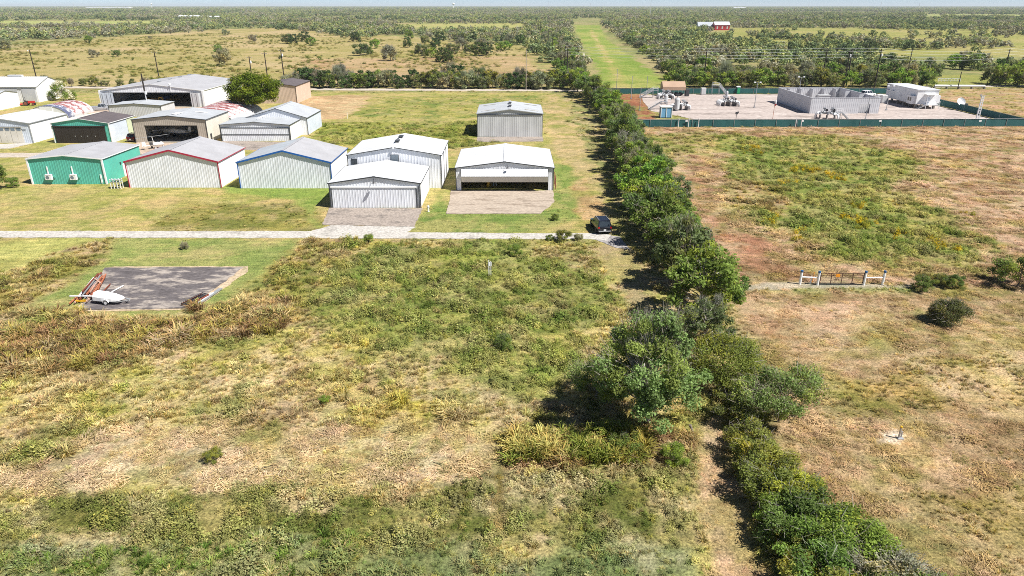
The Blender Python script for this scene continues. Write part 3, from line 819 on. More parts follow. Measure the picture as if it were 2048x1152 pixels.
# quonset huts with faded flag paint on their arched roofs
def flag_mat(blue):
    m, N, L, b = mat_base('faded_flag_paint', 0.55, 0.0, 0.3)
    tc = N.new('ShaderNodeTexCoord'); sp = N.new('ShaderNodeSeparateXYZ'); L.new(tc.outputs['Object'], sp.inputs[0])
    v = objvec(N, L, (1, 1, 1))
    f = noise(N, L, v, 1.0, 6, 0.8)
    st = N.new('ShaderNodeMath'); st.operation = 'SINE'
    mu = N.new('ShaderNodeMath'); mu.operation = 'MULTIPLY'; mu.inputs[1].default_value = 2.0
    L.new(sp.outputs[1], mu.inputs[0]); L.new(mu.outputs[0], st.inputs[0])
    ad = N.new('ShaderNodeMath'); ad.operation = 'MULTIPLY_ADD'; ad.inputs[1].default_value = .055
    L.new(st.outputs[0], ad.inputs[0]); L.new(f, ad.inputs[2])
    zz = N.new('ShaderNodeMath'); zz.operation = 'MULTIPLY_ADD'; zz.inputs[1].default_value = .09 if not blue else .055; 
    L.new(sp.outputs[2], zz.inputs[0]); L.new(ad.outputs[0], zz.inputs[2])
    red = ramp(N, L, zz.outputs[0], [(0.61 if blue else .78, (0.50,0.49,0.50)), (0.67 if blue else .84, (0.34,0.15,0.14)), (0.78 if blue else .96, (0.18,0.045,0.045))])
    if blue:
        bl = ramp(N, L, ad.outputs[0], [(0.40, (0.52,0.53,0.56)), (0.50, (0.09,0.10,0.17))])
        g = N.new('ShaderNodeMath'); g.operation = 'LESS_THAN'; g.inputs[1].default_value = blue
        L.new(sp.outputs[1], g.inputs[0])
        red = mixc(N, L, g.outputs[0], red, bl)
    L.new(red, b.inputs['Base Color'])
    return m
def quonset(label, xc, y0, y1, half, height, mat, front):
    HARD.append([(xc-half-.3,y0-.3),(xc+half+.3,y0-.3),(xc+half+.3,y1+.3),(xc-half-.3,y1+.3)])
    r = thing('quonset_hut', label, 'hut', (xc, y0, 0))
    prof = [(-half*math.cos(t), height*math.sin(t)**.9 if t not in (0,) else 0) for t in [math.pi*k/22 for k in range(23)]]
    m = MB(); D = y1-y0; n = int(D/.3)
    vs = []; fs = []
    for j in range(n+1):
        b_ = .05*(j % 2)
        for x, z in prof: vs.append((x*(1+b_/half), D*j/n, max(0, z+b_)))
    for j in range(n):
        for k in range(22): fs.append((j*23+k, j*23+k+1, (j+1)*23+k+1, (j+1)*23+k))
    m.add(vs, fs); m.build('roof', mat, r)
    m = MB()
    for yy in (.1, D-.1): m.add([(x*.99, yy, z*.99) for x, z in prof], [tuple(range(23))])
    m.split('end_wall', front, r)
    m = MB(); m.cbox((0,-.02,1.5), 3.4, .12, 3.0); m.build('door', M['white_trim'], r)
    return r
quonset('arched hut with a faded red white and blue flag painted on its roof', -124.0, 186.0, 198.0, 5.4, 3.3, flag_mat(3.0), M['white'])
quonset('arched hut with faded red stripes painted on its roof, beside the round tree', -76.5, 172.0, 193.0, 8.0, 4.0, flag_mat(0), M['bluewhite'])
# ------------------------------------------------------------------ vehicles
def quadpatch(m, a, b, c, d, out, inset=0.08, off=0.012):
    """panel a-b-c-d shrunk towards its middle and lifted along out"""
    P = [Vector(p) for p in (a, b, c, d)]; ce = sum(P, Vector())/4; o = Vector(out).normalized()*off
    P = [p + (ce-p)*inset + o for p in P]
    Q = [p - o*2 for p in P]
    m.add(P+Q, [(0,1,2,3),(7,6,5,4),(0,4,5,1),(1,5,6,2),(2,6,7,3),(3,7,4,0)])

def wheel(parent, x, y, r, wd, rim):
    m = MB(); m.lathe((x, y, r), [(r*.7,-wd/2),(r*.96,-wd/2),(r,-wd/4),(r,wd/4),(r*.96,wd/2),(r*.7,wd/2)], 20, 'x'); wo = m.build('wheel', M['tyre'], parent)
    m = MB(); s = 1 if x > 0 else -1
    m.lathe((x+s*wd*.42, y, r), [(r*.66,-.02),(r*.66,.03),(r*.3,.05)], 16, 'x'); m.build('rim', rim, wo)

def vehicle(name, label, cat, loc, rz, kind, paintm, L=4.8, W=1.9, H=1.72):
    r = thing(name, label, cat, loc, rz)
    hw = W/2
    secs = [(-L/2, .86, .42, .92), (-L/2+.10, .95, .30, 1.02), (-L/2+.9, 1.0, .26, 1.06), (0, 1.0, .25, 1.04), (L/2-1.15, 1.0, .26, 1.02), (L/2-.35, .95, .30, .92), (L/2-.06, .86, .36, .74), (L/2, .80, .42, .66)]
    m = MB(); vs = []
    for y, k, zb, zt in secs:
        w_ = hw*k
        vs += [(-w_*.94,y,zb),(-w_,y,(zb+zt)/2+.05),(-w_*.93,y,zt),(0,y,zt+.04),(w_*.93,y,zt),(w_,y,(zb+zt)/2+.05),(w_*.94,y,zb)]
    fs = []
    for i in range(len(secs)-1):
        for k in range(7):
            k2 = (k+1) % 7; fs.append((i*7+k, i*7+k2, (i+1)*7+k2, (i+1)*7+k))
    fs += [tuple(range(6,-1,-1)), tuple(range((len(secs)-1)*7, len(secs)*7))]
    m.add(vs, fs)
    for sx in (-1, 1):
        for yw in (-L/2+.95, L/2-.95):
            m.lathe((sx*(hw-.06), yw, .38), [(.44,-.05),(.44,.075)], 18, 'x')
    if kind == 'suv': yb0, yb1, yt0, yt1 = -L/2+.06, L/2-1.45, -L/2+.42, L/2-2.15
    elif kind == 'pickup': yb0, yb1, yt0, yt1 = -.55, L/2-1.35, -.40, L/2-2.05
    else: yb0, yb1, yt0, yt1 = -L/2+.6, L/2-1.3, -L/2+1.35, L/2-2.1
    bw, tw, zb, zt = hw*.93, hw*.74, 1.03, H
    B = [(-bw,yb0,zb),(bw,yb0,zb),(bw,yb1,zb),(-bw,yb1,zb)]; T = [(-tw,yt0,zt-.03),(tw,yt0,zt-.03),(tw,yt1,zt-.03),(-tw,yt1,zt-.03)]
    m.add(B+T, [(0,1,5,4),(1,2,6,5),(2,3,7,6),(3,0,4,7),(4,5,6,7)])
    m.cbox((0,(yt0+yt1)/2,zt-.015), tw*1.85, (yt1-yt0)*.96, .05)
    if kind == 'pickup':
        for sx in (-1, 1): m.box(min(sx*hw*.98, sx*hw*.86), max(sx*hw*.98, sx*hw*.86), -L/2+.05, -.6, .95, 1.2)
        m.box(-hw*.95, hw*.95, -L/2+.02, -L/2+.12, .6, 1.2)
    m.build('body', paintm, r)
    g = MB(); quadpatch(g, B[0], B[1], T[1], T[0], (0,-1,.3), .12); g.build('rear_window', M['glass'], r)
    g = MB(); quadpatch(g, B[2], B[3], T[3], T[2], (0,1,.6), .10); g.build('windscreen', M['glass'], r)
    nwin = 3 if kind == 'suv' else 2
    for sx in (-1, 1):
        for k in range(nwin):
            t0, t1 = k/nwin, (k+1)/nwin
            lb = lambda t: Vector((sx*bw, yb0+(yb1-yb0)*t, zb)); lt = lambda t: Vector((sx*tw, yt0+(yt1-yt0)*t, zt-.03))
            g = MB(); quadpatch(g, lb(t0), lb(t1), lt(t1), lt(t0), (sx,0,.3), .13); g.build('side_window', M['glass'], r)
        g = MB(); g.cbox((sx*hw*.80, -L/2+.03, .93), .20, .10, .22); g.build('tail_light', M['tail'], r)
        g = MB(); g.cbox((sx*hw*.66, L/2-.08, .72), .36, .12, .16); g.build('headlight', M['white_trim'], r)
        g = MB(); g.cbox((sx*(hw+.10), yb1-.35, 1.10), .20, .12, .16); g.build('mirror', paintm, r)
        if kind == 'suv':
            g = MB(); g.beam((sx*tw*.92,yt0+.1,zt+.05),(sx*tw*.92,yt1-.1,zt+.05),.05,.05); g.build('roof_rail', M['steel'], r)
    g = MB(); g.cbox((0,-L/2-.015,.62), .32, .03, .17); g.build('licence_plate', M['plate'], r)
    g = MB(); g.cbox((0,-L/2-.03,.46), W*.82, .10, .10); g.build('rear_bumper', M['steel'], r)
    for sx in (-1, 1):
        for yw in (-L/2+.95, L/2-.95): wheel(r, sx*(hw-.10), yw, .37, .25, M['steel'])
    return r

p = at(1204, 468)
vehicle('suv', 'black sport utility vehicle with a glossy roof parked at the end of the pale road', 'car', (p.x, p.y+2.0, .06), math.radians(7), 'suv', M['black_car'], L=4.9, W=2.0, H=1.78)
p = at(199, 221.5)
vehicle('pickup_truck', 'silver pickup truck parked beside the flag-painted hut', 'pickup', (p.x, p.y+1, 0), math.radians(-72), 'pickup', M['silver_car'], L=5.7, W=2.0, H=1.85)
p = at(264, 284.5)
vehicle('parked_car', 'dark red car parked in the shade left of the taupe hangar', 'car', (p.x-.3, p.y+2.4, 0), 0, 'suv', M['darkred_car'], L=4.7, W=1.85, H=1.7)
p = at(1744, 195)
vehicle('parked_van', 'white utility vehicle parked behind the gray enclosure', 'van', (p.x, p.y+3, .05), math.radians(-70), 'suv', M['white_car'], L=5.2, W=2.0, H=1.9)

# red tractor by the left shed
p = at(58, 211)
t = thing('tractor', 'red tractor with a roll bar and trailing mower beside the white shed', 'tractor', (p.x, p.y, 0), math.radians(-75))
m = MB(); m.cbox((0,.9,1.0), .7, 1.7, .6); m.cbox((0,-.2,.8), .9, .9, .35); m.build('body', M['red'], t)
m = MB(); m.cbox((0,-.5,1.15), .5, .5, .12); m.cbox((0,-.75,1.4), .5, .1, .5); m.build('seat', M['tyre'], t)
m = MB(); m.tube([(-.55,-.8,.8),(-.55,-.8,2.4),(.55,-.8,2.4),(.55,-.8,.8)], .05, 6); m.build('roll_bar', M['darksteel'], t)
m = MB(); m.cbox((0,-2.2,.5), 1.9, 1.5, .25); m.beam((0,-.8,.5),(0,-1.6,.5),.1); m.build('mower', M['red'], t)
for sx in (-1, 1):
    wheel(t, sx*.75, -.5, .68, .38, M['rust']); wheel(t, sx*.62, 1.4, .4, .25, M['rust'])

# ------------------------------------------------------------------ aircraft and hangar contents
def aircraft(label, loc, rz, wingm, body, cowl, high=True, span=10.5):
    a = thing('aircraft', label, 'aircraft', loc, rz)
    m = MB(); m.tube([(0,2.6,1.5),(0,2.0,1.5),(0,.5,1.55),(0,-1.5,1.5),(0,-4.4,1.55)], [.45,.56,.62,.45,.12], 12); m.build('fuselage', body, a, True)
    zw = 2.15 if high else 1.25
    m = MB(); vs = []
    for x, c, dz in ((-span/2,.55,.12),(-span/2+.3,.75,.1),(0,.85,0),(span/2-.3,.75,.1),(span/2,.55,.12)):
        vs += [(x,.8+c,zw+dz),(x,.8+.3*c,zw+dz+.10),(x,.8-c,zw+dz),(x,.8+.3*c,zw+dz-.05)]
    fs = [(i*4+k, i*4+(k+1) % 4, (i+1)*4+(k+1) % 4, (i+1)*4+k) for i in range(4) for k in range(4)] + [(3,2,1,0),(16,17,18,19)]
    m.add(vs, fs); m.build('wing', wingm, a)
    m = MB(); m.cbox((0,-4.0,1.65), 3.2, .8, .06); m.build('tailplane', wingm, a)
    m = MB(); m.add([(-.03,-3.6,1.6),(.03,-3.6,1.6),(.03,-4.6,1.6),(-.03,-4.6,1.6),(-.03,-4.1,2.7),(.03,-4.1,2.7),(.03,-4.6,2.7),(-.03,-4.6,2.7)], [(0,1,2,3),(7,6,5,4),(0,4,5,1),(1,5,6,2),(2,6,7,3),(3,7,4,0)]); m.build('fin', body, a)
    m = MB(); m.lathe((0,2.7,1.5), [(.62,-.5),(.72,-.2),(.72,.15),(.60,.25),(.45,.25),(.45,-.1)], 18, 'y'); m.build('cowling', cowl, a)
    m = MB(); m.lathe((0,3.0,1.5), [(.16,-.2),(.14,.1),(.03,.3)], 10, 'y')
    m.cbox((0,3.05,1.5), 2.0, .04, .16, Matrix.Rotation(.35, 3, 'Y')); m.build('propeller', M['darksteel'], a)
    for sx in (-1, 1):
        m = MB(); m.beam((sx*.4,1.2,1.2),(sx*1.0,1.5,.35),.08); 
        if high: m.beam((sx*.5,1.0,1.1),(sx*2.4,.9,2.15),.07)
        m.build('strut', body, a); wheel(a, sx*1.05, 1.5, .3, .18, M['steel'])
    wheel(a, .02, -4.2, .15, .1, M['steel'])
    return a
aircraft('yellow-winged aircraft with a round yellow cowling facing out of the big open hangar', (xat(333,217), 217.0, .05), math.radians(176), M['yellow'], M['blue'], M['yellow'], False, 11)
aircraft('gray aircraft parked deeper in the big open hangar, left of the yellow one', (xat(285,222), 224.0, .05), math.radians(170), M['lightgray_roof'], M['encl'], M['steel'], True, 10)
aircraft('white high-wing aircraft with its wing reaching out of the taupe hangar', (xat(313,152.4,2.2)+1.8, 157.3, .06), math.radians(70), M['white'], M['white'], M['encl'], True, 10.5)
# open-frame aircraft on the apron
p = at(313, 297)
t = thing('gyrocopter', 'small white open-frame rotorcraft with black cockpit parked before the taupe hangar', 'rotorcraft', (p.x, p.y, .05), math.radians(-40))
m = MB(); m.tube([(0,1.7,.7),(0,1.2,.85),(0,.3,.95),(0,-.6,.8)], [.12,.42,.5,.25], 10); m.build('cockpit', M['white_car'], t, True)
m = MB(); m.cbox((0,.5,1.25), .6, .9, .35); m.build('canopy', M['glass'], t)
m = MB(); m.tube([(0,-.6,.7),(0,-2.4,.9)], .06, 6); m.tube([(0,-.3,.8),(0,-.5,2.5)], .06, 6); m.build('mast', M['white_trim'], t)
m = MB(); m.cbox((0,-.5,2.55), .18, 6.6, .03); m.build('rotor', M['steel'], t)
m = MB(); m.cbox((0,-2.4,1.2), .06, .7, .9); m.cbox((0,-2.3,.85), 1.3, .5, .05); m.build('tail', M['white_trim'], t)
m = MB(); m.cbox((0,-.9,1.1), .5, .5, .5); m.build('engine', M['darksteel'], t)
m = MB(); m.tube([(-.9,-.5,.25),(0,-.4,.7),(.9,-.5,.25)], .04, 6); m.build('axle', M['steel'], t)
for x, y in ((-.9,-.5),(.9,-.5),(.02,1.5)): wheel(t, x, y, .22, .12, M['white_trim'])

def clutter(name, label, cat, loc, builder, mat):
    m = MB(); builder(m); o = m.build(name, mat); o.location = loc; props(o, label, cat); return o
def shelf(m):
    for z in (.1, .8, 1.5, 2.2): m.cbox((0,0,z), 2.4, .6, .06)
    for x in (-1.15, 1.15):
        for y in (-.26, .26): m.beam((x,y,0),(x,y,2.3),.06)
    m.cbox((-.5,0,1.0), .7, .4, .35); m.cbox((.5,0,.3), .9, .4, .35); m.cbox((.3,0,1.7), .6, .4, .3)
def drum(m): m.lathe((0,0,0), [(.28,0),(.30,.02),(.29,.3),(.30,.32),(.29,.6),(.30,.62),(.28,.88),(.25,.86)], 14)
def ladder(m):
    for x in (-.25, .25): m.beam((x,0,0),(x*.7,.5,2.0),.06); m.beam((x,1.0,0),(x*.7,.5,2.0),.06)
    for k in range(1, 6): m.beam((-.25,.08*k,.33*k),(.25,.08*k,.33*k),.05)
def cabinet(m):
    m.cbox((0,0,1.2), 2.3, .9, 2.3); m.cbox((-.58,-.47,1.2), 1.06, .04, 2.1); m.cbox((.58,-.47,1.2), 1.06, .04, 2.1); m.cbox((0,0,.03), 2.1,.8,.06)
def bench(m):
    m.cbox((0,0,.9), 2.2, .8, .08)
    for x in (-1,1):
        for y in (-.3,.3): m.beam((x,y,0),(x,y,.9),.08)
    m.cbox((-.4,0,1.15), .5,.4,.4); m.cbox((.5,.1,1.05), .4,.3,.25)
clutter('cabinet', 'pale tall cabinet standing inside the taupe hangar', 'cabinet', (-77.2, 162.0, .06), cabinet, M['bluewhite'])
clutter('workbench', 'workbench with boxes near the right wall inside the taupe hangar', 'workbench', (-70.3, 158.0, .06), bench, M['encl'])
clutter('shelf', 'steel shelf along the left wall inside the taupe hangar', 'shelf', (-81.2, 158.0, .06), shelf, M['steel'])
clutter('drum', 'green drum standing inside the big open hangar', 'drum', (xat(280,213), 213.0, .05), lambda m: (drum(m), m.cbox((0,0,1.1),.5,.5,.4)), M['green'])
clutter('workbench', 'workbench at the right side inside the big open hangar', 'workbench', (xat(388,213), 213.5, .05), bench, M['steel'])
clutter('shelf', 'steel shelf at the left side inside the big open hangar', 'shelf', (xat(225,214), 214.0, .05), shelf, M['encl'])
clutter('drum', 'yellow drum inside the hangar with the half-open bifold door', 'drum', (xat(977,112), 112.0, .02), drum, M['yellow'])
clutter('ladder', 'step ladder inside the hangar with the half-open bifold door', 'ladder', (xat(990,112), 112.3, .02), ladder, M['steel'])
clutter('workbench', 'workbench inside the hangar with the half-open bifold door', 'workbench', (xat(1022,113), 113.6, .02), bench, M['rust'])

# rack between the teal and red-trimmed hangars
p = at(235, 376.5)
t = thing('storage_rack', 'gray steel storage rack on the grass between the teal and red-trimmed hangars', 'rack', (p.x, p.y, 0))
m = MB(); m.cbox((0,0,1.1), 1.7, .8, .06); m.cbox((0,0,1.45), 1.7, .8, .06); m.build('shelf', M['steel'], t)
for x in (-.8, -.27, .27, .8):
    m = MB(); m.beam((x,-.35,0),(x,-.35,1.6),.09); m.beam((x,.35,0),(x,.35,1.6),.09); m.build('leg', M['white_trim'], t)
# valve post on the grass by the low white hangar
p = at(857, 423)
t = thing('hydrant', 'small white hydrant post on the grass right of the stained apron', 'hydrant', (p.x, p.y, 0))
m = MB(); m.lathe((0,0,0), [(.16,0),(.16,.08),(.10,.1),(.10,.7),(.16,.72),(.14,.85),(.04,.92)], 12); m.build('post', M['white_trim'], t)
m = MB(); m.lathe((0,0,.55), [(.07,-.22),(.07,.22)], 10, 'x'); m.build('outlet', M['steel'], t)
# white marker posts
for k, (q, hh, lb) in enumerate([((695,237), 1.6, 'thin white marker post at the edge of the mown stubble patch'), ((978,552), 1.9, 'white marker post in the overgrown green field'), ((1797,877), 1.0, 'short pipe stub with a yellow cap in the ring of gravel'), ((1386,868), .9, 'dark leaning stump post beside the dirt track')]):
    p = at(*q); m = MB()
    if k == 1: m.beam((0,0,0),(.0,0,hh),.09); m.beam((.22,0,0),(.22,0,hh-.15),.07); m.cbox((.11,0,hh*.75), .4,.04,.45)
    elif k == 3: m.tube([(0,0,0),(-.25,.1,.7)], .10, 8)
    else: m.tube([(0,0,0),(0,0,hh)], .055 if k == 0 else .07, 8)
    if k == 2: m.tube([(.22,.1,0),(.22,.1,.5)], .05, 8); m.cbox((.1,0,.03), .4,.3,.06)
    o = m.build('marker_post' if k != 2 else 'pipe_stub', (M['white_trim'], M['white_trim'], M['steel'], M['bark'])[k]); o.location = p; props(o, lb, 'post')
    if k == 2:
        m = MB(); m.tube([(0,0,hh-.12),(0,0,hh+.02)], .075, 8); m.build('cap', M['yellow'], o)

# ------------------------------------------------------------------ trailer, beams and racks on the weathered slab
ZS = .12
p = at(222, 607)
t = thing('trailer', 'white boat-shaped trailer cover on a single-axle trailer at the corner of the slab', 'trailer', (p.x, p.y, ZS), math.radians(-8)); t.scale = (.74, .74, .78)
m = MB(); vs = []
for x, wd_, z0, z1 in ((-2.1,.55,.55,1.20),(-1.9,.85,.50,1.45),(-.6,.95,.5,1.38),(.8,.85,.5,1.15),(1.7,.62,.55,.92),(2.0,.35,.6,.75)):
    vs += [(x,-wd_,z0),(x,-wd_*.98,z0+(z1-z0)*.55),(x,-wd_*.5,z1),(x,wd_*.5,z1),(x,wd_*.98,z0+(z1-z0)*.55),(x,wd_,z0)]
fs = [(i*6+k, i*6+(k+1) % 6, (i+1)*6+(k+1) % 6, (i+1)*6+k) for i in range(5) for k in range(6)] + [(5,4,3,2,1,0), tuple(range(30,36))]
m.add(vs, fs); m.build('cover', M['white_car'], t)
m = MB(); m.beam((-1.9,-.2,1.45),(.8,-.2,1.17),.05,.04); m.beam((.8,-.2,1.17),(1.7,-.2,.95),.05,.04); m.build('seam', M['steel'], t)
m = MB()
for y in (-.75, .75): m.beam((-2.2,y,.45),(1.6,y,.45),.08,.1)
m.beam((1.6,-.75,.45),(2.9,0,.5),.08); m.beam((1.6,.75,.45),(2.9,0,.5),.08); m.beam((-2.2,-.75,.45),(-2.2,.75,.45),.08)
m.build('chassis', M['steel'], t)
m = MB(); m.tube([(2.6,0,0),(2.6,0,.95)], .04, 6); m.cbox((2.75,0,.55), .35,.25,.3); m.build('jack', M['steel'], t)
for y in (-.95, .95):
    m = MB(); m.lathe((.05,y,.33), [(.22,-.1),(.32,-.1),(.33,0),(.32,.1),(.22,.1)], 18, 'y'); wo = m.build('wheel', M['tyre'], t)
    m = MB(); m.lathe((.05,y+(.09 if y > 0 else -.09),.33), [(.21,-.03),(.21,.03),(.08,.04)], 14, 'y'); m.build('rim', M['white_trim'], wo)
    m = MB(); m.tube([(.05+.42*math.cos(a), y, .33+.42*math.sin(a)) for a in [math.pi*(.05+.9*k/8) for k in range(9)]], .07, 6); m.build('mudguard', M['white_trim'], wo)

beams = [ # px start, px end, material, width, lift
 ((150,610),(196,556),'palepink',.16,.10),((155,606),(200,553),'orange',.16,.16),((162,607),(205,553),'rust',.20,.30),((172,606),(203,560),'steel',.16,.38),
 ((160,604),(190,566),'white_trim',.14,.42),((166,605),(196,566),'steel',.13,.45),((178,604),(210,556),'palepink',.18,.28),((182,603),(206,570),'rust',.2,.36),
 ((176,601),(208,563),'orange',.17,.46),((190,600),(212,558),'rust',.2,.22),((188,603),(205,576),'orange',.16,.5),((184,598),(201,572),'palepink',.14,.55),
 ((198,588),(214,557),'orange',.15,.34),((168,597),(200,560),'rust',.16,.54),((174,610),(196,588),'palepink',.15,.2),((140,612),(176,580),'orange',.15,.12),
 ((206,590),(222,573),'rust',.12,.15),((142,603),(190,603),'white_trim',.14,.4),((152,607),(174,606),'yellow',.22,.12),((193,570),(205,580),'palepink',.2,.5),
 ((224,588),(248,575),'white_trim',.10,.1)]
desc = {'palepink':'faded pink', 'orange':'orange primed', 'rust':'rusty red', 'steel':'silver', 'white_trim':'white', 'yellow':'yellow'}
cnt = {}
for q0, q1, mt, wd_, z in beams:
    a = at(*q0); b_ = at(*q1)
    c = (a+b_)/2
    L_ = (b_-a)/2; u = Vector((-L_.y, L_.x, 0)).normalized()
    m = MB(); wd_ *= .68; h_ = wd_; z *= 1.2
    for s_ in (-1, 1): m.beam(-L_ + Vector((0,0,s_*h_*.45)), L_ + Vector((0,0,s_*h_*.45)), wd_, .025)    # I section
    m.beam(-L_, L_, .03, h_*.9)
    o = m.build('steel_beam', M[mt]); o.location = (c.x, c.y, z+ZS)
    cnt[mt] = cnt.get(mt, 0)+1
    lb = '%s steel beam in the heap behind the trailer' % desc[mt]
    if mt in ('yellow',): lb = 'short yellow steel beam at the foot of the heap beside the trailer'
    if (q0, mt) == ((142,603),'white_trim'): lb = 'white steel beam lying across the front of the heap'
    if (q0, mt) == ((224,588),'white_trim'): lb = 'single thin white beam lying apart on the slab behind the trailer'
    props(o, lb, 'beam', 'steel beams heaped on the slab')
a = at(371, 615); b_ = at(412, 594)
t = thing('ladder_rack', 'dark rusty ladder-like frame lying at the near corner of the slab', 'frame', ((a.x+b_.x)/2, (a.y+b_.y)/2, ZS))
L_ = (b_-a)/2; u = Vector((-L_.y, L_.x, 0)).normalized()*.45
m = MB()
for s_ in (-1, 1): m.beam(-L_+u*s_+Vector((0,0,.2)), L_+u*s_+Vector((0,0,.2)), .1, .12)
m.build('rail', M['rust'], t)
m = MB()
for k in range(11):
    c = L_*(2*k/10-1); m.beam(c-u+Vector((0,0,.2)), c+u+Vector((0,0,.32)), .08); m.beam(c-u, c-u+Vector((0,0,.25)), .06)
m.build('rung', M['darksteel'], t)
for k, (q0, q1, lb) in enumerate([((384,617),(425,589),'long bluish metal sheet lying on the slab edge beside the rusty frame'), ((392,614),(442,580),'long silver metal sheet lying outermost along the slab edge')]):
    a = at(*q0); b_ = at(*q1); c = (a+b_)/2; L_ = (b_-a)/2
    m = MB(); m.beam(-L_, L_, .42, .06); m.beam(-L_+Vector((.15,0,.06)), L_+Vector((.15,0,.06)), .12, .08)
    o = m.build('metal_sheet', M['bluewhite' if k == 0 else 'steel']); o.location = (c.x, c.y, ZS+.05); props(o, lb, 'sheet')

# ------------------------------------------------------------------ field gate and white H braces
def brace(qa, qb, label):
    a = at(*qa); b_ = at(*qb)
    t = thing('fence_brace', label, 'fence', (a.x, a.y, 0))
    d = b_ - a
    for k, o_ in enumerate((Vector(), d)):
        m = MB(); m.tube([o_, o_+Vector((0,0,1.5))], .13, 10); po = m.build('post', M['white_trim'], t)
        m = MB(); m.tube([o_+Vector((0,0,1.42)), o_+Vector((0,0,1.62))], .145, 10); m.build('cap', M['cap_blue'], po)
    m = MB(); m.tube([Vector((0,0,.85)), d+Vector((0,0,.85))], .075, 8); m.build('rail', M['white_trim'], t)
    return t
t = brace((1599.5,568.5), (1634.5,570), 'white H-shaped pipe brace with a loose white stake left of the rusty gate')
m = MB(); m.tube([(1.15,.1,0),(1.25,.1,.85)], .07, 8); m.build('stake', M['white_trim'], t)
m = MB(); m.tube([(1.45,.3,0),(1.5,.3,1.3)], .04, 6); m.build('marker', M['orange_sign'], t)
brace((1727,570), (1764.5,569.5), 'white H-shaped pipe brace right of the rusty gate')
a = at(1638.5,570); b_ = at(1724,570)
t = thing('field_gate', 'rusty brown tube gate with an orange sign between the white braces', 'gate', (a.x, a.y, 0))
d = b_-a; m = MB()
for z in (.25,.48,.70,.92,1.14,1.36): m.tube([Vector((0,0,z)), d+Vector((0,0,z))], .035, 6)
m.build('rail', M['rust_dark'], t)
m = MB()
for f_ in (0, .25, .5, .75, 1): m.beam(d*f_+Vector((0,0,.2)), d*f_+Vector((0,0,1.4)), .06)
m.split('upright', M['rust_dark'], t)
m = MB(); m.cbox(d*.39+Vector((0,-.06,1.12)), .42, .03, .36); m.build('sign', M['orange_sign'], t)

# ------------------------------------------------------------------ utility poles and wires
def pole(label, q, top, mat='wood_pole', Y=None, H=None, r=.17, arms=1, group=None, extra=None, name='utility_pole'):
    r *= 1.25
    if Y is None: Y = at(*q).y
    x = xat(q[0], Y); H = H or hgt_at(Y, top)
    t = thing(name, label, 'pole', (x, Y, 0), 0, group)
    m = MB(); m.tube([(0,0,0),(0,0,H*.5),(0,0,H)], [r, r*.88, r*.72], 9); m.build('pole', M[mat], t)
    if arms:
        m = MB(); m.cbox((0,-.12,H-.6), 2.0, .10, .12); m.build('crossarm', M[mat], t)
        m = MB()
        for xx in (-.9, 0, .9): m.tube([(xx,-.12,H-.55),(xx,-.12,H-.3)], .05, 6)
        m.split('insulator', M['white_trim'], t)
    if extra == 'transformer':
        m = MB(); m.lathe((.42,-.1,H-2.6), [(.22,0),(.26,.05),(.26,.8),(.20,.9),(.05,.95)], 12); m.build('transformer', M['white_trim'], t)
    if extra == 'lamp':
        m = MB(); m.tube([(0,0,H-.3),(.2,-.8,H-.1),(.2,-1.3,H-.2)], .04, 6); m.lathe((.2,-1.35,H-.4), [(.22,0),(.18,.15),(.06,.25)], 10); m.build('lamp', M['white_trim'], t)
    if extra == 'box':
        m = MB(); m.cbox((.3,-.15,H*.52), .45, .4, .8); m.build('meter_box', M['white_trim'], t)
        m = MB(); m.beam((.12,-.22,.2),(.12,-.18,H*.5), .16); m.build('conduit', M['white_trim'], t)
    return t, x, Y, H
pole('dark pole with a white meter box standing before the big open hangar', (298,226.6), 147, extra='box', arms=0, r=.20)
LP = [((76,168),99,'dark leaning pole behind the long white shed','lamp'),((320,166),102,'dark pole standing behind the roof of the big open hangar',None),
      ((506,171),112,'dark pole just left of the pole pair behind the round green tree','transformer'),((537,170),104,'middle dark pole of the three behind the round green tree',None),((570,171),98,'dark pole just right of the round green tree','transformer')]
lpos = []
for q, tp, lb, ex in LP: lpos.append(pole(lb, q, tp, extra=ex, arms=1 if ex != 'lamp' else 0, group='poles along the gravel road'))
pole('pale gray pole standing alone in the shrubs along the gravel road', (1052,180), 100, 'gray_pole', arms=0, r=.12)
RW = [((1133.6,0),96.7),((1128.8,0),91.6),((1116.8,0),79.6),((1104.8,0),68.4),((1096,0),59.8),((1089.5,0),54.7),((1085.4,0),49.6),((1080.6,0),44.4),((1076.5,0),40.3),((1073,0),35.9),((1070.3,0),33.5)]
HP = 12.6
rw = []
for k, (q, tp) in enumerate(RW):
    dy, dz = ray(tp); Y = (HP-HC)*dy/dz
    rw.append(pole('%s pole from the near end of the shrub-line row by the green strip' % ordinal(k+1), q, tp, Y=Y, H=HP, arms=1 if k < 6 else 0, group='poles along the shrub line', r=.19))
ROWP = [((1406.5,172),97.4,'wood_pole','dark pole standing in the dark shrubs above the small shed',None),((1642.3,173),96.7,'wood_pole','dark pole behind the far left corner of the gray enclosure',None),
        ((1687,175),99,'wood_pole','dark pole with a pale transformer, close left of another behind the enclosure','transformer'),((1692,173),96.7,'wood_pole','dark pole close right of the transformer pole behind the enclosure',None),
        ((1748,177),97.4,'wood_pole','tall dark pole behind the parked white vehicle','transformer'),((1814,150),95.7,'wood_pole','dark pole rising beyond the white elevated building',None),((2004,160),97.4,'wood_pole','dark pole leaning at the right edge of the picture',None)]
rp = []
for q, tp, mt, lb, ex in ROWP: rp.append(pole(lb, q, tp, mt, extra=ex, group='poles behind the fenced station', r=.19))
pole('thin leaning pale pole right of the white elevated building', (1852,172), 125, 'gray_pole', arms=0, r=.10)
pole('short dark pole in the shrubs near the white pipe', (1915,178), 143.5, arms=0, r=.13)
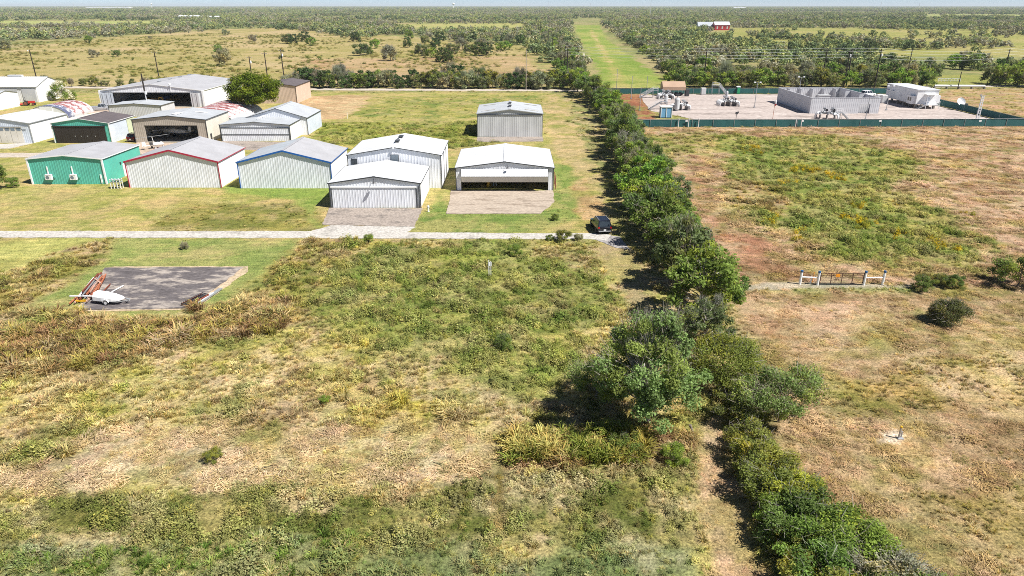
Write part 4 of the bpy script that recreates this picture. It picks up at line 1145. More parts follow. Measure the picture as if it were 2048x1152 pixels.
def wires(name, label, pts, group):
    m = MB()
    for a, b_ in zip(pts[:-1], pts[1:]):
        a = Vector(a); b_ = Vector(b_); L_ = (b_-a).length; sag = L_*L_*.00022
        P = [a.lerp(b_, k/12) - Vector((0,0,sag*4*(k/12)*(1-k/12))) for k in range(13)]
        m.tube(P, .03, 4, False)
    o = m.build(name, M['wire']); props(o, label, 'wire', group)
chain = [rw[1], rp[0], rp[1], rp[4], rp[6]]
for k, (dx, dz, lb) in enumerate([(0, .1, 'topmost'), (-.9, -.9, 'second'), (0, -2.1, 'third'), (.9, -3.2, 'lowest')]):
    pts = [(x+dx*.3, y+dx, h_+dz) for _, x, y, h_ in chain]
    e = Vector(pts[-1]) + Vector((90, -5, 0)); pts.append(tuple(e))
    wires('power_wire', '%s of the four wires strung on the poles behind the fenced station' % lb, pts, 'wires behind the station')
# ------------------------------------------------------------------ fenced pipeline station
def fence(name, label, pts, step=5.2, hh=1.9, gates=(), white=()):
    t = thing(name, label, 'fence', (pts[0][0], pts[0][1], 0))
    o = Vector((pts[0][0], pts[0][1], 0))
    sm = MB(); rm = MB()
    for a, b_ in zip(pts[:-1], pts[1:]):
        a = Vector((a[0], a[1], 0))-o; b_ = Vector((b_[0], b_[1], 0))-o; d = b_-a; n = max(1, round(d.length/step))
        nn = Vector((-d.y, d.x, 0)).normalized()*.03
        ns = n*5
        vs = []
        for k in range(ns+1):
            q = a + d*(k/ns) + nn*(1+.8*math.sin(k*1.7)+.8*rnd.random())
            vs += [q+Vector((0,0,.06)), q+Vector((0,0,hh-.05))]
        sm.add(vs, [(2*k, 2*k+2, 2*k+3, 2*k+1) for k in range(ns)])
        rm.tube([a+Vector((0,0,hh)), b_+Vector((0,0,hh))], .03, 6)
        for k in range(n+1):
            q = a + d*(k/n); m = MB(); m.tube([q, q+Vector((0,0,hh+.12))], .05, 6); m.build('post', M['steel'], t)
    sm.build('screen', M['screen'], t); rm.build('top_rail', M['steel'], t)
    for gx0 in white:
        q = Vector((gx0, pts[0][1]-.12, 0))-o; m = MB(); m.tube([q, q+Vector((0,0,hh+.25))], .11, 8); m.build('gate_post', M['whitepipe'], t)
    for gx0 in gates:
        q = Vector((gx0, pts[0][1]-.10, 1.55))-o; m = MB(); m.cbox(q, .6, .03, .4); m.build('notice', M['white_trim'], t)
    return t
fence('screened_fence', 'long dark green screened fence along the near side of the gravel station', [(29, 172.0), (128.5, 173.0)],
      gates=(xat(1372,172), xat(1603,172), xat(1758,172), xat(1957,172)), white=(xat(1356,172), xat(1376,172), xat(1396,172), xat(1590,172), xat(1601,172)))
fence('screened_fence', 'dark green screened fence slanting along the right side of the gravel station', [(128.5, 173.2), (129.2, 241.0)])
fence('screened_fence', 'dark green screened fence along the far side of the gravel station', [(31, 241.0), (129, 241.3)])

# open-topped enclosure of gray panels
A_ = at(1618.5,227.5); Bq = at(1751,226); Dq = at(1558,204.5)
EH = hgt_at(A_.y, 196)
x0, x1, y0, y1 = A_.x, Bq.x, A_.y, Dq.y+1.0
t = thing('enclosure', 'open-topped gray sheet metal enclosure with a recessed doorway in its front wall', 'enclosure', ((x0+x1)/2, y0, .05))
hw = (x1-x0)/2; D_ = y1-y0
def wallpan(nm, o, u, n, L_, z0, z1):
    m = MB(); m.sheet(o, u, (0,0,1), L_, z0, z1, n, .55, .025)
    o2 = Vector(o)-Vector(n)*.14; m.sheet(o2, u, (0,0,1), L_, z0, z1, -Vector(n), .55, .04)
    e0 = Vector(o)+Vector((0,0,z1)); m.beam(e0-Vector(n)*.07, e0+Vector(u)*L_-Vector(n)*.07, .26, .08)
    m.build(nm, M['encl'], t)
dx0, dx1 = (1712-1618.5)/(1751-1618.5)*2*hw-hw, (1733-1618.5)/(1751-1618.5)*2*hw-hw
wallpan('front_wall', (-hw,0,0), (1,0,0), (0,-1,0), dx0+hw, 0, EH)
wallpan('front_wall', (dx1,0,0), (1,0,0), (0,-1,0), hw-dx1, 0, EH)
wallpan('door_lintel', (dx0,0,0), (1,0,0), (0,-1,0), dx1-dx0, 2.6, EH)
wallpan('recess_wall', (dx0-.5,1.6,0), (1,0,0), (0,-1,0), dx1-dx0+1, 0, EH-.3)
wallpan('side_wall', (-hw,0,0), (0,1,0), (-1,0,0), D_, 0, EH)
wallpan('side_wall', (hw,0,0), (0,1,0), (1,0,0), D_, 0, EH)
wallpan('back_wall', (-hw,D_,0), (1,0,0), (0,1,0), 2*hw, 0, EH)
for k in range(5):
    xx = -hw + (k+.8)*2*hw/5.4
    m = MB(); m.box(xx-.08, xx+.08, D_-2.2, D_-.16, 0, EH-.15); m.build('buttress', M['encl'], t)
for yy in (D_*.35, D_*.7):
    m = MB(); m.box(hw-1.8, hw-.16, yy-.08, yy+.08, 0, EH-.15); m.build('buttress', M['encl'], t)
o = clutter('equipment_box', 'pale equipment box standing inside the gray enclosure', 'box', ((x0+x1)/2+.6, y0+D_*.62, .05), lambda m: (m.cbox((0,0,1.6),3.2,1.6,3.0), m.cbox((0,0,3.15),3.5,1.9,.12)), M['galv'])
HARD.append([(x0,y0),(x1,y0),(x1,y1),(x0,y1)])

# white elevated building
Np = at(1829, 217); bx0 = Np.x; bx1 = xat(1871, Np.y); by0 = Np.y; 
zf = 1.15; zt_ = hgt_at(by0, 180)
by1 = by0 + 17.5
t = thing('modular_building', 'white flat-roofed building raised on piers inside the station', 'building', ((bx0+bx1)/2, by0, .05))
hw = (bx1-bx0)/2; D_ = by1-by0
m = MB(); m.box(-hw, hw, 0, D_, zf, zt_-.12); m.build('wall', M['white'], t)
m = MB(); m.box(-hw-.2, hw+.2, -.2, D_+.2, zt_-.115, zt_+.06); m.build('roof', M['white_roof'], t)
for yy in (.5, 3.6, 7, 10.5, 14, 17):
    for xx in (-hw+.4, hw-.4):
        m = MB(); m.cbox((xx, yy, zf/2), .55, .55, zf); m.build('pier', M['concrete'], t)
m = MB(); m.box(-hw-1.0, -hw-.01, .6, 3.4, zf, zf+2.3); an = m.build('annex', M['white'], t)
for yy in (1.4, 2.5):
    m = MB(); m.cbox((-hw-1.02, yy, zf+1.35), .05, .7, 1.0); m.build('window', M['glass'], an)
m = MB(); m.cbox((-hw-.02, 8.5, zf+1.6), .06, .8, .9); m.build('vent', M['encl'], t)
m = MB(); m.cbox((-hw-.3, 16.5, zf+2.4), .6, 1.6, .1); m.cbox((-hw-.3, 13.5, zf+2.4), .6, 1.2, .1); m.split('awning', M['encl'], t)
m = MB(); m.box(-hw*.3, hw, -1.6, -.01, zf-.12, zf); 
for xx in (-hw*.28, hw*.3, hw-.05): m.beam((xx,-1.55,0),(xx,-1.55,zf-.1),.1)
dk = m.build('porch', M['white_trim'], t)
m = MB()
for z in (.5, 1.0): m.beam((-hw*.3,-1.57,zf+z),(hw,-1.57,zf+z),.05)
for k in range(5): xx = -hw*.3+(hw*1.3)*k/4; m.beam((xx,-1.57,zf),(xx,-1.57,zf+1),.05)
m.build('railing', M['white_trim'], dk)
m = MB(); m.cbox((hw*.2,-.9,zf+2.9), 3.2, 1.8, .08); m.beam((hw*.2-1.5,-1.7,zf),(hw*.2-1.5,-1.7,zf+2.9),.08); m.beam((hw*.2+1.5,-1.7,zf),(hw*.2+1.5,-1.7,zf+2.9),.08); m.build('canopy', M['white_trim'], t)
m = MB(); m.cbox((hw*.1,-.03,zf+1.1), 1.0,.05,2.1); m.build('door', M['bluewhite'], t)
m = MB()
for k in range(6): m.cbox((-hw*.3-.25-.32*k,-.9, zf-.12-.19*(k+.5)), .32, 1.2, .05)
m.beam((-hw*.3,-1.5,zf-.1),(-hw*.3-2.1,-1.5,.05),.08,.2); m.beam((-hw*.3,-.3,zf-.1),(-hw*.3-2.1,-.3,.05),.08,.2); m.beam((-hw*.3,-1.5,zf+.9),(-hw*.3-2.1,-1.5,1.0),.05)
m.build('stair', M['steel'], t)
m = MB(); m.box(hw+.01, hw+1.0, .4, 3.4, zf+.2, zf+2.4); m.build('side_unit', M['white'], t)
HARD.append([(bx0-1,by0-2),(bx1+1,by0-2),(bx1+1,by1),(bx0-1,by1)])

for k, (q, wd_, hh, lb) in enumerate([((1758,206),1.6,2.5,'left one of two white cabinets beside the elevated building'),((1768,207),1.6,2.4,'right one of two white cabinets beside the elevated building'),((1407,190),1.5,2.2,'white cabinet on the far side of the station by the stair platform')]):
    p = at(*q); o = thing('cabinet', lb, 'cabinet', (p.x, p.y, .05)); m = MB(); m.box(-wd_/2, wd_/2, 0, 1.4, .15, hh); m.box(-wd_/2+.1, wd_/2-.1, .1, 1.3, 0, .15); m.build('case', M['white'], o)
    for sx in (-1, 1): m = MB(); m.cbox((sx*wd_*.24,-.02,hh/2+.1), wd_*.44,.05,hh-.4); m.build('door', M['galv'], o)

def manifold(label, q, n, s, wd_=5.5):
    """rows of white pipe bends rising from the gravel, with valves"""
    p = at(*q); t = thing('pipe_manifold', label, 'pipework', (p.x, p.y, .05))
    for k in range(n):
        y = k*1.25*s; r = .30*s
        P = [(-wd_/2*s, y, 0)] + [(-wd_/2*s+.7*s*(1-math.cos(a)), y, (.75+.7*math.sin(a))*s) for a in [math.pi/2*j/5 for j in range(6)]] + \
            [(wd_/2*s-.7*s*(1-math.cos(a)), y, (.75+.7*math.sin(a))*s) for a in [math.pi/2*(1-j/5) for j in range(6)]] + [(wd_/2*s, y, 0)]
        m = MB(); m.tube(P, r*.8, 10); pi = m.build('pipe', M['whitepipe'], t, True)
        m = MB()
        for f_ in (-.28, .05, .3): m.lathe((f_*wd_*s, y, 1.45*s), [(r*1.5,-.09*s),(r*1.5,.09*s)], 12, 'x')
        m.build('flange', M['steel'], pi)
        x = (-.15 if k % 2 else .18)*wd_*s
        m = MB(); m.lathe((x,y,1.45*s), [(r*1.2,0),(r*1.2,.35*s),(r*.5,.5*s),(r*.4,1.1*s)], 10); m.cbox((x,y,2.65*s),.7*s,.5*s,.4*s); m.build('valve', M['steel'], t)
        m = MB(); m.lathe((x+.55*s,y,2.2*s), [(.36*s,-.03),(.36*s,.03)], 14, 'y'); m.build('handwheel', M['darksteel'], t)
    m = MB()
    for f_ in (-.3, 0, .33): m.box(f_*wd_*s-.12, f_*wd_*s+.12, -.3, (n-1)*1.25*s+.3, 0, 1.1*s)
    m.split('support', M['darksteel'], t)
    return t
def stairs(label, q, dx, rise=2.2, run=3.0, wd_=1.0, plat=1.6):
    p = at(*q); t = thing('access_stair', label, 'stair', (p.x, p.y, .05))
    m = MB(); n = 9
    for k in range(n): m.cbox((dx*run*(1-k/n), 0, rise*(k+.6)/n), run/n, wd_, .05)
    for y in (-wd_/2, wd_/2): m.beam((dx*run,y,0),(0,y,rise),.07,.22)
    m.build('flight', M['steel'], t)
    m = MB(); m.cbox((-dx*plat/2,0,rise), plat, wd_, .08)
    for xx in (0,-dx*plat):
        for y in (-wd_/2, wd_/2): m.beam((xx,y,0),(xx,y,rise),.09)
    m.build('platform', M['steel'], t)
    m = MB()
    for y in (-wd_/2, wd_/2):
        for z in (.5, 1.0): m.beam((dx*run,y,z),(0,y,rise+z),.05); m.beam((0,y,rise+z),(-dx*plat,y,rise+z),.05)
        for f_ in (0,.5,1): m.beam((dx*run*f_,y,rise*(1-f_)),(dx*run*f_,y,rise*(1-f_)+1),.05)
        m.beam((-dx*plat,y,rise),(-dx*plat,y,rise+1),.05)
    m.build('handrail', M['white_trim'], t)
manifold('white pipe manifold in front of the tan-roofed shelter', (1333,199), 4, .95, 5.0)
manifold('white pipe manifold right behind the blue-panelled box', (1362,221), 3, .95, 5.5)
manifold('white pipe manifold standing alone in the middle of the station', (1459,213), 4, .95, 6.0)
t = manifold('gray pipe manifold with hand rails in front of the gray enclosure', (1652,239), 3, 1.0, 5.6); t.rotation_euler.z = math.radians(-28)
stairs('steel stair leading up to the pipework left of the tan-roofed shelter', (1305,196), -1, 2.4, 4.2)
stairs('steel access stair leaning to the pipework behind the blue-panelled box', (1322,219), -1, 2.2, 3.6)
stairs('steel stair with a railed platform by the far fence of the station', (1437,190), 1, 2.9, 2.6, plat=2.4)
stairs('short steel stair at the gray pipe manifold near the enclosure', (1681,239), 1, 1.8, 2.0)
# separator vessels
for q, lb, hh, r_ in (((1353,222),'upright gray filter vessel between the pipes behind the blue-panelled box',4.0,.75),((1331,208),'upright gray vessel between the two left pipe manifolds',3.0,.6),((1452,204),'upright gray valve tower on the middle pipe manifold',3.6,.4)):
    p = at(*q); t = thing('vessel', lb, 'vessel', (p.x, p.y, .05))
    m = MB(); m.lathe((0,0,.3), [(r_*.5,-.3),(r_*.5,0),(r_,.2),(r_,hh*.7),(r_*.8,hh*.8),(r_*.3,hh*.85)], 14); m.build('tank', M['galv'], t)
    m = MB(); m.tube([(0,0,hh*.9),(0,0,hh+.3)], .12, 8); m.cbox((0,0,hh+.45), .9,.6,.4); m.build('valve', M['darksteel'], t)
    m = MB(); m.tube([(r_,0,hh*.5),(r_+.8,0,hh*.5),(r_+.8,0,0)], .16, 8); m.build('outlet_pipe', M['whitepipe'], t)
# blue-panelled box
p = at(1332, 236); t = thing('equipment_shed', 'small white-framed equipment box with light blue panels near the fence', 'shed', (p.x, p.y, .05))
m = MB(); m.box(-1.45, 1.45, 0, 2.2, .1, 2.75); m.build('panel', M['lightblue'], t)
m = MB()
for x in (-1.45, 0, 1.45): m.beam((x,-.04,.1),(x,-.04,2.75),.16 if x else .14)
m.beam((-1.5,-.04,2.72),(1.5,-.04,2.72),.16); m.box(-1.6,1.6,-.15,2.35,2.76,2.9); m.box(1.46,1.56,0,2.2,.1,2.75); m.build('frame', M['white_trim'], t)
# tan-roofed shelter with tank
p = at(1345, 191.5); t = thing('shelter', 'tan-roofed shelter over dark pumps at the far left of the station', 'shelter', (p.x, p.y, .05))
m = MB(); m.add([(-3.8,-1.8,3.0),(3.8,-1.8,3.0),(3.8,.3,4.6),(-3.8,.3,4.6),(3.8,2.4,3.9),(-3.8,2.4,3.9),(-3.8,-1.8,1.9),(3.8,-1.8,1.9),(-3.8,2.4,1.9),(3.8,2.4,1.9)], [(0,1,2,3),(3,2,4,5),(6,7,1,0),(7,9,4,2,1),(8,6,0,3,5),(9,8,5,4)]); m.build('roof', M['tan_shelter'], t)
m = MB()
for x in (-3.6, 0, 3.6):
    for y in (-1.6, 2.2): m.beam((x,y,0),(x,y,2.2),.14)
m.split('post', M['steel'], t)
m = MB()
for k in range(5): m.lathe((-3+1.4*k,-.5,.6), [(.35,-.6),(.45,-.4),(.45,.4),(.35,.6)], 10, 'x'); m.cbox((-3+1.4*k,.6,.5), .7,.9,1.0)
m.build('pump', M['darksteel'], t)
m = MB(); m.box(3.9,5.0,-2.2,-.6,.1,2.2); m.build('control_box', M['darksteel'], t)
# portable toilet, rack
p = at(1476.5, 188); o = thing('portable_toilet', 'dark green cabin with a pale roof by the far fence', 'toilet', (p.x, p.y, .05))
m = MB(); m.box(-.65,.65,0,1.3,0,2.2); m.build('cabin', M['screen'], o); m = MB(); m.add([(-.7,-.05,2.21),(.7,-.05,2.21),(.7,1.35,2.21),(-.7,1.35,2.21),(-.35,.3,2.5),(.35,.3,2.5),(.35,1,2.5),(-.35,1,2.5)], [(0,1,5,4),(1,2,6,5),(2,3,7,6),(3,0,4,7),(4,5,6,7),(3,2,1,0)]); m.build('roof', M['white_trim'], o)
m = MB(); m.cbox((0,-.03,1.05),.9,.04,1.9); m.build('door', M['green'], o)
# dish, tower, floodlights, windsock
p = at(1918, 220); t = thing('satellite_dish', 'white satellite dish on a short mast near the right fence', 'dish', (p.x, p.y, .05))
m = MB(); m.tube([(0,0,0),(0,0,1.6)], .08, 8); m.cbox((0,0,.1), 1.4,1.0,.2); m.build('mast', M['steel'], t)
m = MB(); Mx = Matrix.Rotation(math.radians(60), 4, 'X') @ Matrix.Rotation(math.radians(0), 4, 'Y')
pr = [(r_, .35*r_*r_) for r_ in (.05,.3,.6,.9,1.2)]; vs = []
for sgn in (0, .05):
    for r_, z in pr:
        for k in range(18): vs.append(Vector((-.3,-.2,2.2)) + (Mx @ Vector((r_*math.cos(k*math.pi/9), r_*math.sin(k*math.pi/9), z-sgn))))
fs = []
for l in range(2):
    for i in range(4):
        for k in range(18): fs.append((l*90+i*18+k, l*90+i*18+(k+1) % 18, l*90+(i+1)*18+(k+1) % 18, l*90+(i+1)*18+k))
m.add(vs, fs); m.build('dish', M['white_trim'], t)
m = MB(); m.cbox((1.6,0,.9), .9,.8,1.8); m.build('cabinet', M['darksteel'], t)
p = at(1953, 240); t = thing('antenna_mast', 'white lattice mast standing by the fence at the right end of the station', 'mast', (p.x, p.y, .05)); HM = hgt_at(p.y, 192)
m = MB()
for sx, sy in ((-.35,-.35),(.35,-.35),(0,.35)): m.beam((sx,sy,0),(sx*.7,sy*.7,HM),.14)
for k in range(9):
    z = HM*k/9; z2 = HM*(k+1)/9
    m.beam((-.33,-.33,z),(.33,-.33,z2),.07); m.beam((.33,-.33,z),(0,.33,z2),.07); m.beam((0,.33,z),(-.33,-.33,z2),.07)
m.build('lattice', M['whitepipe'], t)
m = MB(); m.cbox((.5,0,HM), 1.0,.1,.1); m.cbox((-.4,0,HM+.1), .3,.3,.5); m.build('antenna', M['steel'], t)
def light_pole(label, q, top, heads):
    p = at(*q); H = hgt_at(p.y, top); t = thing('light_pole', label, 'light pole', (p.x, p.y, .05), 0, 'light poles in the station')
    m = MB(); m.tube([(0,0,0),(0,0,H)], [.11,.07], 8); m.cbox((0,0,.15), .5,.5,.3); m.build('pole', M['steel'], t)
    if heads:
        m = MB(); m.beam((-.8,0,H),(.8,0,H),.07); m.build('arm', M['steel'], t)
        for sx in (-1, 1): m = MB(); m.cbox((sx*.8,-.1,H+.15), .5,.35,.3); m.build('floodlight', M['white_trim'], t)
for q, tp, hd, lb in (((1508.6,215.6),166,1,'twin floodlight pole between the middle manifold and the gray enclosure'),((1595,204),155,1,'twin floodlight pole rising behind the left wall of the enclosure'),((1772,221),173,1,'twin floodlight pole before the elevated white building'),
                      ((1730.5,240),195,0,'slim pole by the fence in front of the enclosure doorway'),((1279,221),174,0,'slim pole nearest the fence on the reddish grass corner'),((1262,198),152,0,'tall slim pole at the back of the reddish grass corner'),
                      ((1232.7,181),138,0,'slim pole outside the far left corner of the station'),((1292.8,187),152,0,'slim pole at the far fence left of the tan-roofed shelter')):
    light_pole(lb, q, tp, hd)
p = at(1545, 240); t = thing('windsock_pole', 'thin pole with a red and white windsock before the gray enclosure', 'windsock', (p.x, p.y, .05)); H = hgt_at(p.y, 200)
m = MB(); m.tube([(0,0,0),(0,0,H)], .06, 8); m.build('pole', M['orange'], t)
m = MB(); m.tube([(0,0,H-.1),(.15,0,H-.6),(.2,0,H-1.0)], [.28,.24,.2], 10); so = m.build('sock', M['white_trim'], t); m = MB(); m.tube([(.2,0,H-1.0),(.22,0,H-1.5)], [.2,.15], 10); m.build('sock_tip', M['red'], so)
p = at(1476, 246); o = clutter('meter_post', 'small dark instrument on a post just behind the near fence', 'instrument', (p.x, p.y+2.0, .05), lambda m: (m.tube([(0,0,0),(0,0,1.9)], .06, 6), m.cbox((0,0,2.15), .6,.3,.6), m.cbox((.35,0,2.35), .3,.2,.4)), M['darksteel'])
# white pipeline outside the fence at the right
a = at(1868,177); b_ = at(1968,177.5)
t = thing('pipeline', 'white pipe run beyond the right fence of the station', 'pipe', (a.x, a.y, 0)); d = b_-a
m = MB(); m.tube([Vector((0,0,.9)), d+Vector((0,0,.9))], .45, 10); m.build('pipe', M['whitepipe'], t)
m = MB()
for k in range(5): q = d*(k/4); m.box(q.x-.2,q.x+.2,q.y-.5,q.y+.5,0,.6)
m.split('support', M['concrete'], t)
a = at(1876,163); b_ = at(1920,163); t = thing('cattle_fence', 'low white rail fence in the meadow beyond the station', 'fence', (a.x, a.y, 0)); d = b_-a
m = MB()
for z in (.5,1.1): m.beam(Vector((0,0,z)), d+Vector((0,0,z)), .14)
m.build('rail', M['whitepipe'], t); m = MB()
for k in range(8): m.beam(d*(k/7), d*(k/7)+Vector((0,0,1.25)), .16)
m.split('post', M['whitepipe'], t)

# ------------------------------------------------------------------ far buildings and masts
def far_house(name, label, q, wd_, dp, eave, ridge, wall, roof, porch=None):
    p = at(*q); t = thing(name, label, 'building', (p.x, p.y, 0)); hw = wd_/2
    m = MB(); m.box(-hw,hw,0,dp,0,eave); m.add([(-hw,0,eave),(hw,0,eave),(hw,dp,eave),(-hw,dp,eave),(-hw,dp/2,ridge),(hw,dp/2,ridge)], [(0,4,3),(1,2,5)]); m.build('wall', wall, t)
    m = MB(); m.add([(-hw-.4,-.5,eave-.1),(hw+.4,-.5,eave-.1),(hw+.4,dp/2,ridge+.15),(-hw-.4,dp/2,ridge+.15),(hw+.4,dp+.5,eave-.1),(-hw-.4,dp+.5,eave-.1)], [(0,1,2,3),(3,2,4,5)]); m.build('roof', roof, t)
    for k in range(max(2, int(wd_/5))):
        x = -hw+wd_*(k+.5)/max(2, int(wd_/5)); m = MB(); m.cbox((x,-.06,eave*.5), 1.6,.1,eave*.5); m.build('window' if porch else 'door', M['glass'] if porch else M['galv'], t)
far_house('barn', 'bright red barn with a pale roof in the far right meadow', (1444,60.5), 18, 12, 6, 9.5, M['barn_red'], M['white_roof'])
far_house('farmhouse', 'dark-roofed white farmhouse left of the red barn', (1416,60), 24, 12, 4.5, 9, M['white'], M['bluegray_roof'], True)
far_house('warehouse', 'long white warehouse left of its twin in the far left woods', (377,40), 42, 20, 7, 9, M['white'], M['white_roof'])
far_house('warehouse', 'long white warehouse right of its twin in the far left woods', (421,39), 40, 20, 5, 7, M['white'], M['white_roof'])
far_house('warehouse', 'wide pale warehouse on the far left horizon', (215,18.5), 330, 60, 12, 16, M['white'], M['white_roof'])
far_house('warehouse', 'small pale warehouse on the horizon left of the second mast', (1480,18.5), 90, 50, 10, 14, M['white'], M['white_roof'])
def water_tower(label, x, Y, H):
    t = thing('water_tower', label, 'water tower', (xat(x, Y), Y, 0))
    m = MB(); m.lathe((0,0,0), [(5,0),(2.6,3),(2.4,H-8),(6,H-5)], 12); m.build('stem', M['white_trim'], t)
    m = MB(); m.lathe((0,0,H-5), [(6,0),(9,2.5),(10,5),(9,8),(5,10.5),(.5,11.2)], 16); m.build('tank', M['white_trim'], t)
water_tower('white water tower on the horizon left of the picture centre', 907, 5200, 38)
water_tower('white water tower on the far left horizon', 304, 7600, 40)
for k, (x, Y, H, lb) in enumerate([(1096,4200,48,'thin mast just right of the picture centre on the horizon'),(1300,1900,44,'tall thin mast above the woods right of the green strip'),(1180,4800,42,'thin mast on the horizon above the end of the green strip'),
      (149,5200,46,'thin mast on the far left horizon'),(1616,4600,46,'thin mast on the right part of the horizon'),(1760,4600,48,'thin mast in the cluster of masts on the right horizon'),(1837,5200,46,'thin mast towards the right end of the horizon'),(450,5200,46,'thin mast between the far left water tower and the warehouses')]):
    t = thing('radio_mast', lb, 'mast', (xat(x, Y), Y, 0)); m = MB(); rr = Y/4200*.9
    for sx, sy in ((-1,-1),(1,-1),(0,1)): m.beam((sx*rr,sy*rr,0),(sx*rr*.4,sy*rr*.4,H),rr*.7)
    for j in range(10): z = H*j/10; m.beam((-rr,-rr,z),(rr,-rr,z+H/10),rr*.35)
    m.build('lattice', M['encl'], t)
# ------------------------------------------------------------------ vegetation
def leaf_material(name, trans=0.38, instancer=False):
    m = bpy.data.materials.new(name); m.use_nodes = True
    N, L = m.node_tree.nodes, m.node_tree.links
    N.remove(N['Principled BSDF']); out = N['Material Output']
    vc = N.new('ShaderNodeVertexColor'); vc.layer_name = 'col'
    col = vc.outputs[0]
    if instancer:
        a = N.new('ShaderNodeAttribute'); a.attribute_type = 'INSTANCER'; a.attribute_name = 'tint'
        col = mixc(N, L, 1.0, col, a.outputs['Color'], 'MULTIPLY')
    else:
        oi = N.new('ShaderNodeObjectInfo')
        col = mixc(N, L, 1.0, col, ramp(N, L, oi.outputs['Random'], [(0, (0.78,0.85,0.80)), (.35, (1.02,1.0,1.0)), (.7, (1.20,1.10,0.90)), (1, (0.95,1.12,0.95))]), 'MULTIPLY')
    d = N.new('ShaderNodeBsdfDiffuse'); t = N.new('ShaderNodeBsdfTranslucent'); mx = N.new('ShaderNodeMixShader')
    L.new(col, d.inputs[0]); L.new(mixc(N, L, 1.0, col, (1.15, 1.2, .7), 'MULTIPLY'), t.inputs[0])
    mx.inputs[0].default_value = trans
    L.new(d.outputs[0], mx.inputs[1]); L.new(t.outputs[0], mx.inputs[2]); L.new(mx.outputs[0], out.inputs[0])
    return m
M['leaf'] = leaf_material('foliage')
M['weed'] = leaf_material('weed_leaves', .25, True)

def unit(v): return v/(np.linalg.norm(v, axis=1, keepdims=True)+1e-9)
def leaf_quads(g, P, Nn, size, asp):
    t = unit(np.cross(Nn, g.normal(size=P.shape))); b = np.cross(Nn, t)
    s = size[:, None]; a = s*(asp[:, None] if hasattr(asp, 'shape') else asp)
    V = np.stack([P-t*s, P+b*a, P+t*s, P-b*a], 1).reshape(-1, 3)
    return V, np.arange(len(V)).reshape(-1, 4)

